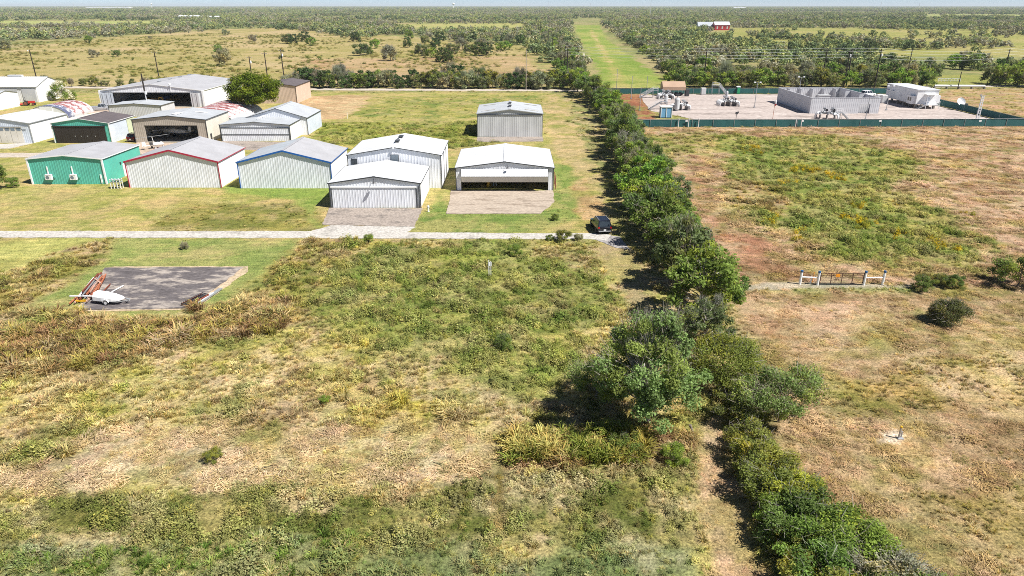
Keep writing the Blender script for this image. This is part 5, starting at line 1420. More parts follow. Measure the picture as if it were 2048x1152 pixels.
def tree_meshes(name, seed, H, R, z0, clumps, leaves, lsize, col, twig=0.0, twiglen=.6, rho=(.20,.34), lobes=.42, vary=.28, shell=.5, trunk_r=None, bare_top=0.0, yellow=.25, limbs=14, flatness=.45, low=.35, pale=False):
    """trunk with limbs, and a crown of leaf clumps with uneven outline"""
    g = np.random.default_rng(seed)
    dz_ = g.uniform(-low, 1, clumps); a_ = g.uniform(0, 6.283, clumps); hz_ = np.where(dz_ < 0, 1+.12*dz_, np.sqrt(np.maximum(0, 1-dz_**2))) if low >= .6 else np.sqrt(np.maximum(0, 1-dz_**2)); d = np.stack([hz_*np.cos(a_), hz_*np.sin(a_), dz_], 1)
    ph = g.uniform(0, 6.28, 6)
    az = np.arctan2(d[:, 1], d[:, 0])
    lob = 1 + lobes*(.5*np.sin(2*az+ph[0]) + .4*np.sin(3*az+ph[1]+2*d[:, 2]) + .4*np.sin(5*d[:, 2]+ph[2]))
    rr = (shell + (1-shell)*g.random(clumps)**.6)*lob
    zc = (H+z0)/2
    cp = np.stack([d[:, 0]*rr*R*.86, d[:, 1]*rr*R*.86, zc + d[:, 2]*np.clip(rr, 0, 1.05)*(H-z0)/2*.9], 1)
    cp[:, 2] = np.maximum(cp[:, 2], (z0*.6+.1) if low < .6 else .25)
    cr = R*g.uniform(rho[0], rho[1], clumps)
    ck = g.uniform(1-vary, 1+vary, clumps)
    yk = g.random(clumps) < yellow
    n = leaves; ci = g.integers(0, clumps, n)
    u = unit(g.normal(size=(n, 3))); rad = g.random(n)**.5
    P = cp[ci] + u*rad[:, None]*cr[ci][:, None]*np.array([1.1, 1.1, .75])
    P[:, 2] = np.maximum(P[:, 2], .05)
    Nn = unit(.5*u + flatness*np.array([0, 0, 1.0]) + .55*g.normal(size=(n, 3)))
    V, F = leaf_quads(g, P, Nn, lsize*g.uniform(.6, 1.35, n), g.uniform(.42, .75, n))
    lc = np.array(col)[None]*(ck[ci]*g.uniform(.72, 1.3, n))[:, None]
    lc = np.where(yk[ci][:, None], lc*np.array([1.30, 1.12, .85]), lc)
    mi = np.zeros(n, dtype=int)
    Vs = [V]; Fs = [F]; Cs = [np.repeat(lc, 4, 0)]; Ms = [mi]
    if twig > 0:
        nt = int(leaves*twig); sel = g.integers(0, clumps, nt)
        if bare_top: sel = np.argsort(-cp[:, 2] + g.normal(size=clumps)*H*.12)[np.minimum((g.random(nt)**1.5*clumps*bare_top).astype(int), clumps-1)]
        u = unit(g.normal(size=(nt, 3)))
        P = cp[sel] + u*(g.random(nt)**.5)[:, None]*cr[sel][:, None]*1.15
        dirv = unit((P-np.array([0, 0, z0]))*np.array([1, 1, .8]) + g.normal(size=(nt, 3))*R*.45)
        sd = unit(np.cross(dirv, g.normal(size=(nt, 3))))
        l = (twiglen*g.uniform(.5, 1.4, nt))[:, None]; wv = (twiglen*.030+.008)
        V2 = np.stack([P-dirv*l-sd*wv, P-dirv*l+sd*wv, P+dirv*l+sd*wv*.4, P+dirv*l-sd*wv*.4], 1).reshape(-1, 3)
        Vs.append(V2); Fs.append(np.arange(len(V2)).reshape(-1, 4)+len(V)); Ms.append(np.zeros(nt, int))
        Cs.append(np.repeat(np.array([[.34,.315,.285]])*g.uniform(.6, 1.25, nt)[:, None], 4, 0))
    crown = np_mesh(name+'_crown', np.concatenate(Vs), np.concatenate(Fs), [M['leaf']], np.concatenate(Ms), np.concatenate(Cs))
    tr = trunk_r or max(.06, H*.022)
    mb = MB()
    mb.tube([(0,0,-.1),(g.normal()*.05*R,g.normal()*.05*R,z0*.8+.2),(g.normal()*.1*R,g.normal()*.1*R,zc)], [tr*1.25, tr, tr*.5], 7)
    for k in g.permutation(clumps)[:limbs]:
        e = Vector(cp[k]); s_ = Vector((0, 0, z0*.5 + (e.z*.45 if e.z > z0 else 0)))
        mid = s_.lerp(e, .5) + Vector((g.normal(), g.normal(), g.normal()+.5))*R*.06
        mb.tube([s_, mid, e], [tr*.5, tr*.3, tr*.10], 5, False)
    me = bpy.data.meshes.new(name+'_trunk'); me.from_pydata(mb.v, [], mb.f); me.materials.append(M['twig' if pale else 'bark']); me.update()
    return me, crown

def plant(name, label, cat, loc, pr, s=1.0, sz=None, rz=None, group=None, parts=('trunk', 'crown')):
    t = thing(name, label, cat, loc, rnd.random()*6.28 if rz is None else rz, group)
    t.scale = (s, s, sz or s)
    for me, nm in zip(pr, parts):
        o = bpy.data.objects.new(nm, me); C.objects.link(o); o.parent = t
    return t

GREEN=(0.161, 0.229, 0.066); BRIGHT=(0.201, 0.290, 0.066); DARK=(0.077, 0.123, 0.044); OLIVE=(0.216, 0.240, 0.064); GRAY=(0.275, 0.281, 0.193); BLUEG=(0.158, 0.211, 0.099); YEL=(0.292, 0.310, 0.076)
hedgeP = [tree_meshes('hedge', 100+k, 7.2, 3.7, .9, 52, 7000, .165, c, tw, .55, rho=(.14,.27), yellow=.3, low=.8, limbs=34, bare_top=bt, pale=k % 2 == 0, trunk_r=.2, shell=.45)
          for k, (c, tw, bt) in enumerate([(GREEN,.05,0),(BRIGHT,.04,0),(GREEN,.06,.6),(BLUEG,.07,.5),((0.166,0.207,0.090),.16,.5),(BRIGHT,.05,0),(GREEN,.07,0)])]
shrubP = [tree_meshes('shrub', 140+k, 3.0, 2.1, .25, 34, 9000, .075, c, tw, .35, yellow=y, low=.9, limbs=10)
          for k, (c, tw, y) in enumerate([(OLIVE,.03,.3),(GREEN,.03,.2),(BRIGHT,.03,.2),((0.166,0.193,0.055),.05,.4),(GRAY,.14,.2),(YEL,.05,.5)])]
bigP = tree_meshes('big', 171, 9.6, 4.7, .5, 120, 34000, .108, (0.201, 0.293, 0.106), .05, .5, rho=(.11,.21), lobes=.24, bare_top=.5, limbs=70, low=1.0, trunk_r=.20, pale=True, yellow=.2, vary=.32, shell=.42)
sprawlP = tree_meshes('sprawl', 172, 4.6, 4.4, .5, 52, 13000, .10, (0.190, 0.270, 0.098), .10, .5, rho=(.13,.25), lobes=.45, low=.6, limbs=34, trunk_r=.10)
vineP = tree_meshes('vine', 173, 4.0, 3.1, .1, 60, 22000, .075, (0.198, 0.238, 0.057), .03, .4, rho=(.22,.34), lobes=.12, shell=.72, low=.6, vary=.14, limbs=8)
ballP = tree_meshes('ball', 174, 2.3, 1.75, .05, 50, 15000, .055, (0.115, 0.132, 0.052), .05, .3, rho=(.24,.36), lobes=.12, shell=.6, low=.7, vary=.15, limbs=8)
roundP = tree_meshes('round', 175, 9.2, 5.4, 1.6, 110, 26000, .16, (.12,.175,.028), .02, .5, rho=(.15,.24), lobes=.10, low=.7, vary=.25, limbs=18, yellow=.4)
midP = [tree_meshes('mid', 180+k, 6.0, 3.6, .2, 30, 1700, .30, c, tw, .9, yellow=.3, low=1.0, limbs=8)
        for k, (c, tw) in enumerate([(GREEN,.1),(BRIGHT,.06),(DARK,.1),(GRAY,.5),((0.304,0.297,0.214),1.0),((0.145,0.186,0.076),.3),(OLIVE,.2)])]
bareP = [tree_meshes('bare', 195+k, 7.0, 2.6, 1.2, 26, 260, .22, GRAY, 7.0, 1.0, limbs=26, trunk_r=.16) for k in range(2)]
flowerP = tree_meshes('flower', 199, 4.2, 3.6, .2, 40, 5200, .15, (0.166,0.235,0.062), .03, .4, yellow=.2, low=1.0)
# pale blossoms over part of the flowering shrub
def blossoms():
    g = np.random.default_rng(5); me = flowerP[1]
    v = np.empty(len(me.vertices)*3, dtype=np.float32); me.vertices.foreach_get('co', v); v = v.reshape(-1, 3)
    a = me.color_attributes['col']; c = np.empty(len(v)*4, dtype=np.float32); a.data.foreach_get('color', c); c = c.reshape(-1, 4)
    q = np.repeat(fbm(v[::4, 0]+50, v[::4, 2]+50, 1.6, 8, 2) + .05*g.normal(size=len(v)//4) > .53, 4)[:len(v)]
    c[q, :3] = (.62,.62,.58); a.data.foreach_set('color', c.ravel())
blossoms()

PATCH_PASTURE = px((-900,165),(-900,102),(0,86),(200,77),(420,66),(650,70),(1050,98),(1110,140),(1095,165))
# --- the long hedgerow
spine = [(1395,640),(1362,580),(1338,520),(1312,465),(1288,410),(1268,362),(1250,318),(1238,284),(1224,256),(1212,234),(1200,216),(1182,200),(1166,188),(1152,181)]
SP = [at(*q) for q in spine]
pts = []
for a, b_ in zip(SP[:-1], SP[1:]):
    n = max(1, round((b_-a).length/5.2))
    for k in range(n): pts.append(a.lerp(b_, k/n))
k1 = k2 = 0
for i, q in enumerate(pts):
    pid = (i*3+i//4) % 7
    k1 += 1
    s = .66+.46*rnd.random()
    plant('hedgerow_tree', '%s tree from the near end in the left row of the long hedgerow' % ordinal(k1), 'tree', (q.x+rnd.uniform(-.6,.6), q.y+rnd.uniform(-.8,.8), 0), hedgeP[pid], s, s*rnd.uniform(.9,1.12), group='trees of the long hedgerow')
    if q.y < 235 and rnd.random() < .78:
        k2 += 1; s = .58+.25*rnd.random()
        plant('hedgerow_tree', '%s tree from the near end in the right row of the long hedgerow' % ordinal(k2), 'tree', (q.x+2.7+rnd.uniform(-.6,.8), q.y+2.4, 0), hedgeP[(pid+2+i) % 7], s, group='trees of the long hedgerow')
# --- trees and shrubs at the near end
p = at(1285, 852); plant('tree', 'large half-bare green tree with gray twigs standing left of the dirt track', 'tree', (p.x, p.y, 0), bigP, .88, .98, rz=1.2)
p = at(1195, 800); plant('shrub', 'low leafy shrub spreading at the left foot of the large half-bare tree', 'shrub', (p.x, p.y, 0), sprawlP, .62, rz=.5)
p = at(1556, 842); plant('tree', 'low sprawling gray-twigged tree right of the dirt track', 'tree', (p.x, p.y, 0), sprawlP, .76, .9, rz=2.0)
p = at(1442, 768); plant('shrub', 'dense rounded vine-covered shrub between the large tree and the dry field', 'shrub', (p.x, p.y, 0), vineP, .98)
p = at(1408, 690); plant('shrub', 'grayish thin shrub at the near end of the long hedgerow', 'shrub', (p.x, p.y, 0), hedgeP[4], .62)
p = at(1893, 646); plant('shrub', 'single round dark bush alone on the dry field right of the gate', 'shrub', (p.x, p.y, 0), ballP, 1.0)
p = at(2034, 572); plant('shrub', 'leafy green bush at the right picture edge near the gate line', 'shrub', (p.x, p.y, 0), shrubP[1], 1.15)
for q, s, lb in (((1845,580),.55,'low green bush right of the white brace by the gate'),((1905,575),.5,'low green bush halfway between the gate and the right picture edge'),((1880,570),.45,'small low bush just behind the gate line to the right')):
    p = at(*q); plant('shrub', lb, 'shrub', (p.x, p.y, 0), shrubP[3 if s < .5 else 1], s)
TAIL = [(1478,850,.8,3),(1462,800,.62,3),(1500,905,.82,0),(1525,960,.9,0),(1512,935,.7,1),(1545,1005,.95,0),(1580,1020,.85,5),(1600,1075,1.0,1),(1560,1050,.7,2),(1655,1090,.95,1),(1630,1130,.95,2),(1590,1120,.7,0),(1700,1135,1.0,2),(1660,1180,1.0,1),(1745,1190,1.0,4),(1720,1165,.8,4),(1800,1215,.95,4),(1640,1215,.9,0),(1885,1210,.6,2),(1790,1260,1.0,1),(1700,1250,.9,3),(1860,1270,.8,2)]
for k, (a, b_, s, pid) in enumerate(sorted(TAIL, key=lambda q: q[1])):
    p = at(a, b_); plant('shrub', '%s shrub from the far end of the shrub row right of the dirt track' % ordinal(k+1), 'shrub', (p.x, p.y, 0), shrubP[pid], s*1.08, s*.92, group='shrub row along the dirt track')
p = at(512, 231); plant('tree', 'round bright green tree between the big open hangar and the steep-roofed hangar', 'tree', (p.x, p.y, 0), roundP, 1.42, 1.28)
p = at(128, 201); plant('shrub', 'white-flowering shrub beside the long white shed', 'shrub', (p.x, p.y, 0), flowerP, 1.05, 1.4)
p = at(146, 199); plant('shrub', 'small green bush right of the white-flowering shrub', 'shrub', (p.x, p.y, 0), midP[1], .45)
p = at(0, 378); plant('tree', 'small green tree cut by the left picture edge beside the teal hangar', 'tree', (p.x-.6, p.y, 0), hedgeP[0], .62)
p = at(28, 374); plant('shrub', 'low shrub at the left edge beside the small green tree', 'shrub', (p.x, p.y, 0), shrubP[2], .55)
for q, s, pid, lb in (((1125,482),.6,3,'loose dark shrub growing at the near edge of the pale road'),((1100,481),.3,1,'small shrub left of the loose dark shrub by the pale road'),((1158,481),.34,4,'small shrub right of the loose dark shrub by the pale road'),((427,922),.33,5,'single bright green weed bush on the pale straw in the left foreground'),((1005,698),.55,1,'green bush standing out of the green weeds below the field centre'),((650,808),.25,2,'tiny bright green weed bush above the foreground straw'),
                      ((738,485),.4,2,'low bright green bush at the road edge opposite the apron'),((1030,510),.5,2,'bright bush in the weeds right of the white marker post'),((370,498),.32,4,'small brown bush on the lawn above the slab'),((1110,440),.35,1,'low dark bush on the lawn left of the dirt track by the bifold hangar'),((1250,905),.55,1,'leafy green bush at the front edge of the tall grass by the large tree'),((1348,925),.5,2,'low pale green bush at the right end of the tall grass by the large tree')):
    p = at(*q); plant('bush', lb, 'bush', (p.x, p.y, 0), shrubP[pid], s*.9)
# --- the shrubs along the gravel road
xs = -30; k = 0
while xs < 1150:
    k += 1
    big = .55 if xs < 560 else .95
    pid = rnd.choice([5,3,2,5,4,6] if xs < 600 else [2,2,5,0,3,2,6])
    s = big*rnd.uniform(.75,1.2); p = at(xs, 172.5 + rnd.uniform(-3.5,1.5) + (xs/1150)*5.5)
    if rnd.random() < .10: plant('roadside_shrub', '%s shrub from the left along the gravel road, gray and leafless' % ordinal(k), 'shrub', (p.x, p.y, 0), bareP[k % 2], s*.95, group='shrubs along the gravel road')
    else: plant('roadside_shrub', '%s shrub from the left along the gravel road' % ordinal(k), 'shrub', (p.x, p.y, 0), midP[pid], s, group='shrubs along the gravel road')
    xs += rnd.uniform(9, 17) if xs > 560 else rnd.uniform(18, 36)
p = at(683,170); plant('bare_tree', 'tall gray bare tree in the shrubs along the gravel road', 'tree', (p.x, p.y, 0), bareP[0], 1.05)
# --- dark trees behind the station
xs = 1352; k = 0
while xs < 1870:
    for row in range(2):
        k += 1
        p = at(xs + rnd.uniform(-8,8), 174 - row*14 + rnd.uniform(-3,2))
        if p.y < 246: p.y = 247
        pid = rnd.choice([2,5,0,1,6,5,3]); s = rnd.uniform(.8,1.2)
        plant('woodland_tree', '%s tree from the left in the dark wood behind the station' % ordinal(k), 'tree', (p.x, p.y, 0), midP[pid], s, group='trees behind the station')
    xs += rnd.uniform(15, 24)
p = at(1448,174); plant('bare_tree', 'pale bare tree with forked trunk behind the station stair', 'tree', (p.x, p.y, 0), bareP[1], 1.25)
k = 0
for xs, ys, s in [(1985,168,1.2),(2010,172,1.4),(2035,170,1.5),(2060,174,1.3),(1995,150,1.1),(2030,150,1.2),(1940,140,1.35),(1910,138,1.2),(1925,132,1.2),(1955,136,1.1)]:
    k += 1; p = at(xs, ys); plant('woodland_tree', '%s tree from the gate side in the clumps right of the white elevated building' % ordinal(k), 'tree', (p.x, p.y, 0), midP[[2,5,0,1,3][k % 5]], s, group='clumps right of the elevated building')
# --- lone trees and shrubs in the left pasture
ISO = [(178,86,1.0,1),(188,115,.75,3),(234,113,.7,0),(437,106,.9,0),(450,131,1.35,3),(451,71,1.0,3),(506,83,1.0,4),(575,87,1.4,5),(588,88,1.2,2),(610,83,1.3,2),(622,92,1.1,1),(10,99,1.1,3),(300,79,.5,3),(712,84,1.3,2),(750,97,1.1,1),(722,111,1.3,5),(735,109,1.0,0),(781,121,1.35,3),(815,95,1.1,2),(818,77,1.4,0),(560,118,.3,2),(640,119,.3,1),(265,121,.25,6),
       (845,112,1.3,5),(862,116,1.0,1),(885,124,1.2,2),(897,125,1.0,2),(905,108,1.2,5),(870,98,1.2,2),(925,100,1.3,3),(940,108,1.1,5),(958,112,1.3,2),(972,111,1.2,2),(960,98,1.2,3),(1000,104,1.0,1),(1010,102,1.1,1),(850,88,1.2,5),(880,84,1.3,2),(920,84,1.4,5),(945,84,1.3,2),(975,84,1.3,3),(1020,88,1.2,3),(1040,90,1.2,2),(900,150,.9,3),(915,166,1.1,2),(960,160,.9,5)]
for k, (a, b_, s, pid) in enumerate(sorted(ISO)):
    p = at(a, b_); plant('pasture_tree', '%s scattered tree from the left in the dry pasture beyond the gravel road' % ordinal(k+1), 'tree', (p.x, p.y, 0), midP[pid], s, group='scattered trees in the dry pasture')
# --- shrub line beside the poles and green strip
k = 0
for (xa, ya, xb, yb, n, side) in [(1145,172,1092,66,34,'left'),(1150,150,1100,70,14,'inner'),(1352,146,1228,60,30,'right'),(1400,140,1275,64,26,'outer right')]:
    A_, B2 = at(xa, ya), at(xb, yb)
    for j in range(n):
        f_ = (j+.5)/n; p = A_.lerp(B2, f_**1.25)
        q = Vector((p.x+rnd.uniform(-5,5), p.y+rnd.uniform(-5,5), 0))
        pid = rnd.choice([0,3,5,1,3,4,2]); s = rnd.uniform(.8,1.25)
        plant('thicket_tree', '%s tree from the near end in the %s thicket row along the green strip' % (ordinal(j+1), side), 'tree', q, midP[pid], s, group='thickets along the green strip')

# ------------------------------------------------------------------ instanced mass vegetation
def proto_coll(name, meshes):
    c = bpy.data.collections.new(name)
    for k, me in enumerate(meshes):
        o = bpy.data.objects.new('%s_%02d' % (name, k), me); c.objects.link(o)
    return c
def gn_scatter(name, P, S, Rz, tint, pid, coll, kind='stuff', label=None, cat=None):
    me = bpy.data.meshes.new(name); me.vertices.add(len(P))
    me.vertices.foreach_set('co', np.ascontiguousarray(P, dtype=np.float32).ravel())
    def attr(nm, ty, arr, key):
        a = me.attributes.new(nm, ty, 'POINT'); a.data.foreach_set(key, np.ascontiguousarray(arr).ravel())
    attr('scl', 'FLOAT_VECTOR', S.astype(np.float32), 'vector')
    attr('rot', 'FLOAT_VECTOR', Rz.astype(np.float32), 'vector')
    c4 = np.ones((len(P), 4), dtype=np.float32); c4[:, :3] = tint; attr('tint', 'FLOAT_COLOR', c4, 'color')
    attr('pid', 'INT', pid.astype(np.int32), 'value')
    me.update()
    o = bpy.data.objects.new(name, me); C.objects.link(o)
    ng = bpy.data.node_groups.new(name+'_scatter', 'GeometryNodeTree')
    ng.interface.new_socket('Geometry', in_out='INPUT', socket_type='NodeSocketGeometry')
    ng.interface.new_socket('Geometry', in_out='OUTPUT', socket_type='NodeSocketGeometry')
    N, L = ng.nodes, ng.links
    gi = N.new('NodeGroupInput'); go = N.new('NodeGroupOutput')
    ip = N.new('GeometryNodeInstanceOnPoints'); ci = N.new('GeometryNodeCollectionInfo')
    ci.inputs['Collection'].default_value = coll; ci.inputs['Separate Children'].default_value = True; ci.inputs['Reset Children'].default_value = True
    def na(nm, ty):
        n = N.new('GeometryNodeInputNamedAttribute'); n.data_type = ty; n.inputs['Name'].default_value = nm; return n.outputs['Attribute']
    L.new(gi.outputs[0], ip.inputs['Points']); L.new(ci.outputs[0], ip.inputs['Instance'])
    ip.inputs['Pick Instance'].default_value = True
    L.new(na('pid', 'INT'), ip.inputs['Instance Index'])
    er = N.new('FunctionNodeEulerToRotation'); L.new(na('rot', 'FLOAT_VECTOR'), er.inputs[0]); L.new(er.outputs[0], ip.inputs['Rotation'])
    L.new(na('scl', 'FLOAT_VECTOR'), ip.inputs['Scale'])
    L.new(ip.outputs[0], go.inputs[0])
    md = o.modifiers.new('scatter', 'NODES'); md.node_group = ng
    return props(o, label, cat, None, kind)

# tuft shapes, one metre tall, tinted by the survey colour under them
def blade_tuft(seed, n, hmin, hmax, spread, droop, wd_, dry=.3):
    g = np.random.default_rng(seed); V = []; F = []; Cc = []
    for k in range(n):
        a = g.uniform(0, 6.28); b0 = np.array([math.cos(a), math.sin(a), 0])*g.random()*spread*.45
        h = g.uniform(hmin, hmax); o = g.uniform(.2, 1)*droop; a2 = a+g.normal()*.5; dr = np.array([math.cos(a2), math.sin(a2), 0]); sd = np.array([-dr[1], dr[0], 0])*wd_*g.uniform(.6, 1.3)
        p0 = b0; p1 = b0+dr*o*.35*h+np.array([0,0,h*.62]); p2 = b0+dr*o*h+np.array([0,0,h*(1-.45*o)]); 
        i = len(V); V += [p0-sd, p0+sd, p1+sd, p1-sd, p2+sd*.3, p2-sd*.3]; F += [(i,i+1,i+2,i+3),(i+3,i+2,i+4,i+5)]
        c = g.uniform(.75, 1.3); cc = np.array([1.12,1.02,.9])*c if g.random() < dry else np.array([.95,1.03,.95])*c
        Cc += [cc]*6
    return np_mesh('tuft', np.array(V), np.array(F), [M['weed']], colors=np.array(Cc))
def leafy_tuft(seed, n, wd_, lsize):
    g = np.random.default_rng(seed)
    u = unit(g.normal(size=(n, 3))); u[:, 2] = np.abs(u[:, 2]); r = g.random(n)**.5
    P = u*r[:, None]*np.array([wd_, wd_, .9])*(1+.35*np.sin(3*np.arctan2(u[:,1],u[:,0])+seed))[:, None]; P[:, 2] += .08
    Nn = unit(.4*u+np.array([0,0,.7])+.5*g.normal(size=(n,3)))
    V, F = leaf_quads(g, P, Nn, lsize*g.uniform(.6,1.4,n), .6)
    return np_mesh('leafy', V, F, [M['weed']], colors=np.repeat(g.uniform(.7,1.3,n)[:,None]*np.array([[.95,1.05,.92]]), 4, 0))
def mat_tuft(seed, n):
    g = np.random.default_rng(seed); V = []; F = []; Cc = []
    a0 = g.uniform(0, 6.28)
    for k in range(n):
        a = a0+g.normal()*.8; d = np.array([math.cos(a), math.sin(a), g.normal()*.22+.10]); l = g.uniform(.4, 1.1); s_ = np.array([-d[1], d[0], g.normal()*.5])*.035
        p = np.append(g.normal(size=2)*.55, g.uniform(.08, .6)); i = len(V)
        V += [p-d*l*.5-s_, p-d*l*.5+s_, p+d*l*.5+s_*.4, p+d*l*.5-s_*.4]; F.append((i,i+1,i+2,i+3)); Cc += [np.array([1.06,1.0,.94])*g.uniform(.7,1.35)]*4
    V = np.array(V); V[:, 2] = np.maximum(V[:, 2], .01)
    return np_mesh('thatch', V, np.array(F), [M['weed']], colors=np.array(Cc))
tuftC = proto_coll('grass_tuft', [blade_tuft(k, 46, .45, 1.05, .9, .9, .030) for k in range(5)])
leafC = proto_coll('weed_clump', [leafy_tuft(20+k, 210, .74, .095) for k in range(5)])
matC = proto_coll('thatch_clump', [mat_tuft(40+k, 46) for k in range(5)])

def in_frame_width(y): return .80*(y*.93+11)+6
bands = [(20,42,13),(42,62,10),(62,88,6.5),(88,125,3.2),(125,176,1.7),(176,262,.55)]
PX, PY, SC = [], [], []
for y0_, y1_, dn in bands:
    hw_ = in_frame_width(y1_); n = int((y1_-y0_)*2*hw_*dn)
    x_ = npr.uniform(-hw_, hw_, n); y_ = npr.uniform(y0_, y1_, n)
    ok = np.abs(x_) < in_frame_width(y_); PX.append(x_[ok]); PY.append(y_[ok]); SC.append(np.full(ok.sum(), 1.0 if y1_ < 100 else (1.35 if y1_ < 180 else 2.0)))
PX = np.concatenate(PX); PY = np.concatenate(PY); SC = np.concatenate(SC)
keep = np.ones(len(PX), bool)
for P_ in HARD:
    A_ = np.asarray(P_); m_ = (PX > A_[:,0].min()) & (PX < A_[:,0].max()) & (PY > A_[:,1].min()) & (PY < A_[:,1].max())
    if m_.any():
        ix = np.nonzero(m_)[0]; keep[ix[poly_sd(P_, PX[ix], PY[ix]) > -.05]] = False
PX, PY, SC = PX[keep], PY[keep], SC[keep]
tc, th, tk = survey(PX, PY)
rv = npr.random(len(PX))
dens = fbm(PX, PY, 2.2, 300, 3)
keep = (th > .05) & (rv < np.clip(.30 + th*1.2, .3, 1)*np.clip((dens-.28)*3.2, .15, 1))
PX, PY, SC, tc, th, tk = [a[keep] for a in (PX, PY, SC, tc, th, tk)]
n = len(PX)
clump = .45 + 1.1*np.clip((fbm(PX, PY, 1.6, 333, 2)-.25)*1.6, 0, 1)
hgt = th*clump*npr.uniform(.7, 1.3, n)
lum = npr.uniform(.62, 1.42, n)[:, None]
greenish = tc[:, 1] > tc[:, 0]*.86
kd = tk.astype(int).copy()
mixr = npr.random(n)
kd = np.where((kd == 1) & (mixr < .30), 0, kd); kd = np.where((kd == 0) & greenish & (mixr < .45), 1, kd); kd = np.where((kd == 2) & (mixr < .25), 0, kd)
Z = ((fbm(PX, PY, 2.0, 3, 3) - .55) * .22 * np.clip(th*1.6, 0, 1)) * (PY < 170)
pal = np.array([lin(c_) for c_ in ((208,184,138),(190,168,84),(120,134,60),(172,138,104),(150,150,80),(200,176,110))])*ALB
pm = (npr.random(n)**1.5*.55)[:, None]
TINT = np.clip((tc*(1-pm)+pal[npr.integers(0, 6, n)]*pm)*lum*1.26, 0, .85)
for k_, nm, coll, asp, lb, ct in ((0, 'dry_grass', tuftC, 1.15, 'dry grass tufts growing all over the fields', 'grass'), (1, 'leafy_weeds', leafC, 1.0, 'leafy green weeds growing in patches over the fields', 'weeds'), (2, 'straw_thatch', matC, 1.9, 'flattened pale straw lying over the mown ground', 'straw')):
    s_ = kd == k_; m_ = int(s_.sum())
    hz = hgt[s_]; hxy = np.maximum(hz*asp, .16)*SC[s_]*npr.uniform(.8, 1.25, m_)
    R_ = np.stack([npr.normal(0, .12, m_), npr.normal(0, .12, m_), npr.uniform(0, 6.28, m_)], 1)
    gn_scatter(nm, np.stack([PX[s_], PY[s_], Z[s_]-.02], 1), np.stack([hxy, hxy, hz], 1), R_, TINT[s_], npr.integers(0, 5, m_), coll, label=lb, cat=ct)
    print('tufts', nm, m_)

# tall reeds by the large tree, brown weeds above the slab, and clumps of lush grass at the bottom
def patch_scatter(name, label, cat, polys, coll, dens_, cols, h0, h1, asp=1.0):
    P = []; 
    for pl, dn in zip(polys, dens_):
        A_ = np.asarray(pl); x0, x1, y0, y1 = A_[:,0].min(), A_[:,0].max(), A_[:,1].min(), A_[:,1].max()
        n = int((x1-x0)*(y1-y0)*dn); x_ = npr.uniform(x0, x1, n); y_ = npr.uniform(y0, y1, n)
        ok = poly_sd(pl, x_, y_) + (fbm(x_, y_, 2.5, 60, 2)-.5)*1.5 > 0; P.append(np.stack([x_[ok], y_[ok], np.zeros(ok.sum())], 1))
    P = np.concatenate(P); n = len(P)
    h = npr.uniform(h0, h1, n); w_ = h*asp*npr.uniform(.8, 1.2, n)
    cc = np.array([lin(c) for c in cols])*ALB; t = cc[np.clip((fbm(P[:,0], P[:,1], 1.5, 61, 3)*1.6-.3)*len(cols), 0, len(cols)-1).astype(int)]*npr.uniform(.8,1.3,n)[:,None]
    return gn_scatter(name, P, np.stack([w_, w_, h], 1), np.stack([npr.normal(0,.1,n), npr.normal(0,.1,n), npr.uniform(0,6.28,n)], 1), np.clip(t, 0, .8), npr.integers(0, 5, n), coll, label=label, cat=cat)
patch_scatter('tall_reeds', 'tall yellowing reed grass in front of the large half-bare tree', 'reeds', [px((1020,890),(1080,868),(1200,866),(1285,880),(1275,925),(1160,930),(1030,930))], tuftC, [5], [(178,156,96),(200,186,116),(142,150,72),(170,156,84)], .9, 1.6, .8)
patch_scatter('brown_weeds', 'tall brown dead weeds in a band in front of the slab', 'weeds', [px((0,665),(120,650),(380,650),(480,612),(560,615),(585,650),(540,668),(330,700),(240,728),(0,765)), px((80,625),(170,625),(165,640),(80,640)), px((378,620),(405,612),(420,625),(385,632))], tuftC, [3.2, 3, 3], [(164,128,98),(184,154,108),(178,162,92),(146,118,88),(156,146,80)], .6, 1.25, 1.0)
patch_scatter('lush_grass', 'clumps of lush green grass along the bottom of the picture', 'grass', [px((-40,1110),(300,1100),(300,1150),(-60,1152)), px((300,1080),(560,1085),(600,1150),(280,1150)), px((600,1060),(760,1070),(700,1120),(600,1110))], tuftC, [3.0, 3.2, 2.2], [(116,138,62),(148,160,88),(104,126,60),(156,156,98)], .28, .58, 1.2)
patch_scatter('goldenrod', 'yellow goldenrod flowering in patches over the green field on the right', 'flowers',
   [z8((1130,470),(1310,480),(1310,540),(1150,530)), z8((860,210),(1000,215),(990,250),(850,245)), z8((1330,530),(1440,535),(1440,590),(1340,585)), z8((690,440),(780,450),(770,520),(690,500)), z8((800,280),(960,285),(950,310),(800,305)), z8((1150,390),(1240,395),(1240,430),(1150,425)),
    z8((590,110),(700,105),(690,150),(600,150)), z8((1040,250),(1130,255),(1130,285),(1050,280)), z8((860,540),(930,545),(920,600),(860,590)), z8((1540,580),(1700,600),(1720,650),(1580,640)), z8((570,370),(640,375),(630,400),(580,400)), z8((1710,450),(1790,455),(1780,470),(1720,468)), z8((1880,690),(1960,690),(1950,715),(1880,712))],
   leafC, [.9]*13, [(206,172,40),(222,182,50),(160,150,58),(196,160,44)], .4, .8, 1.0)

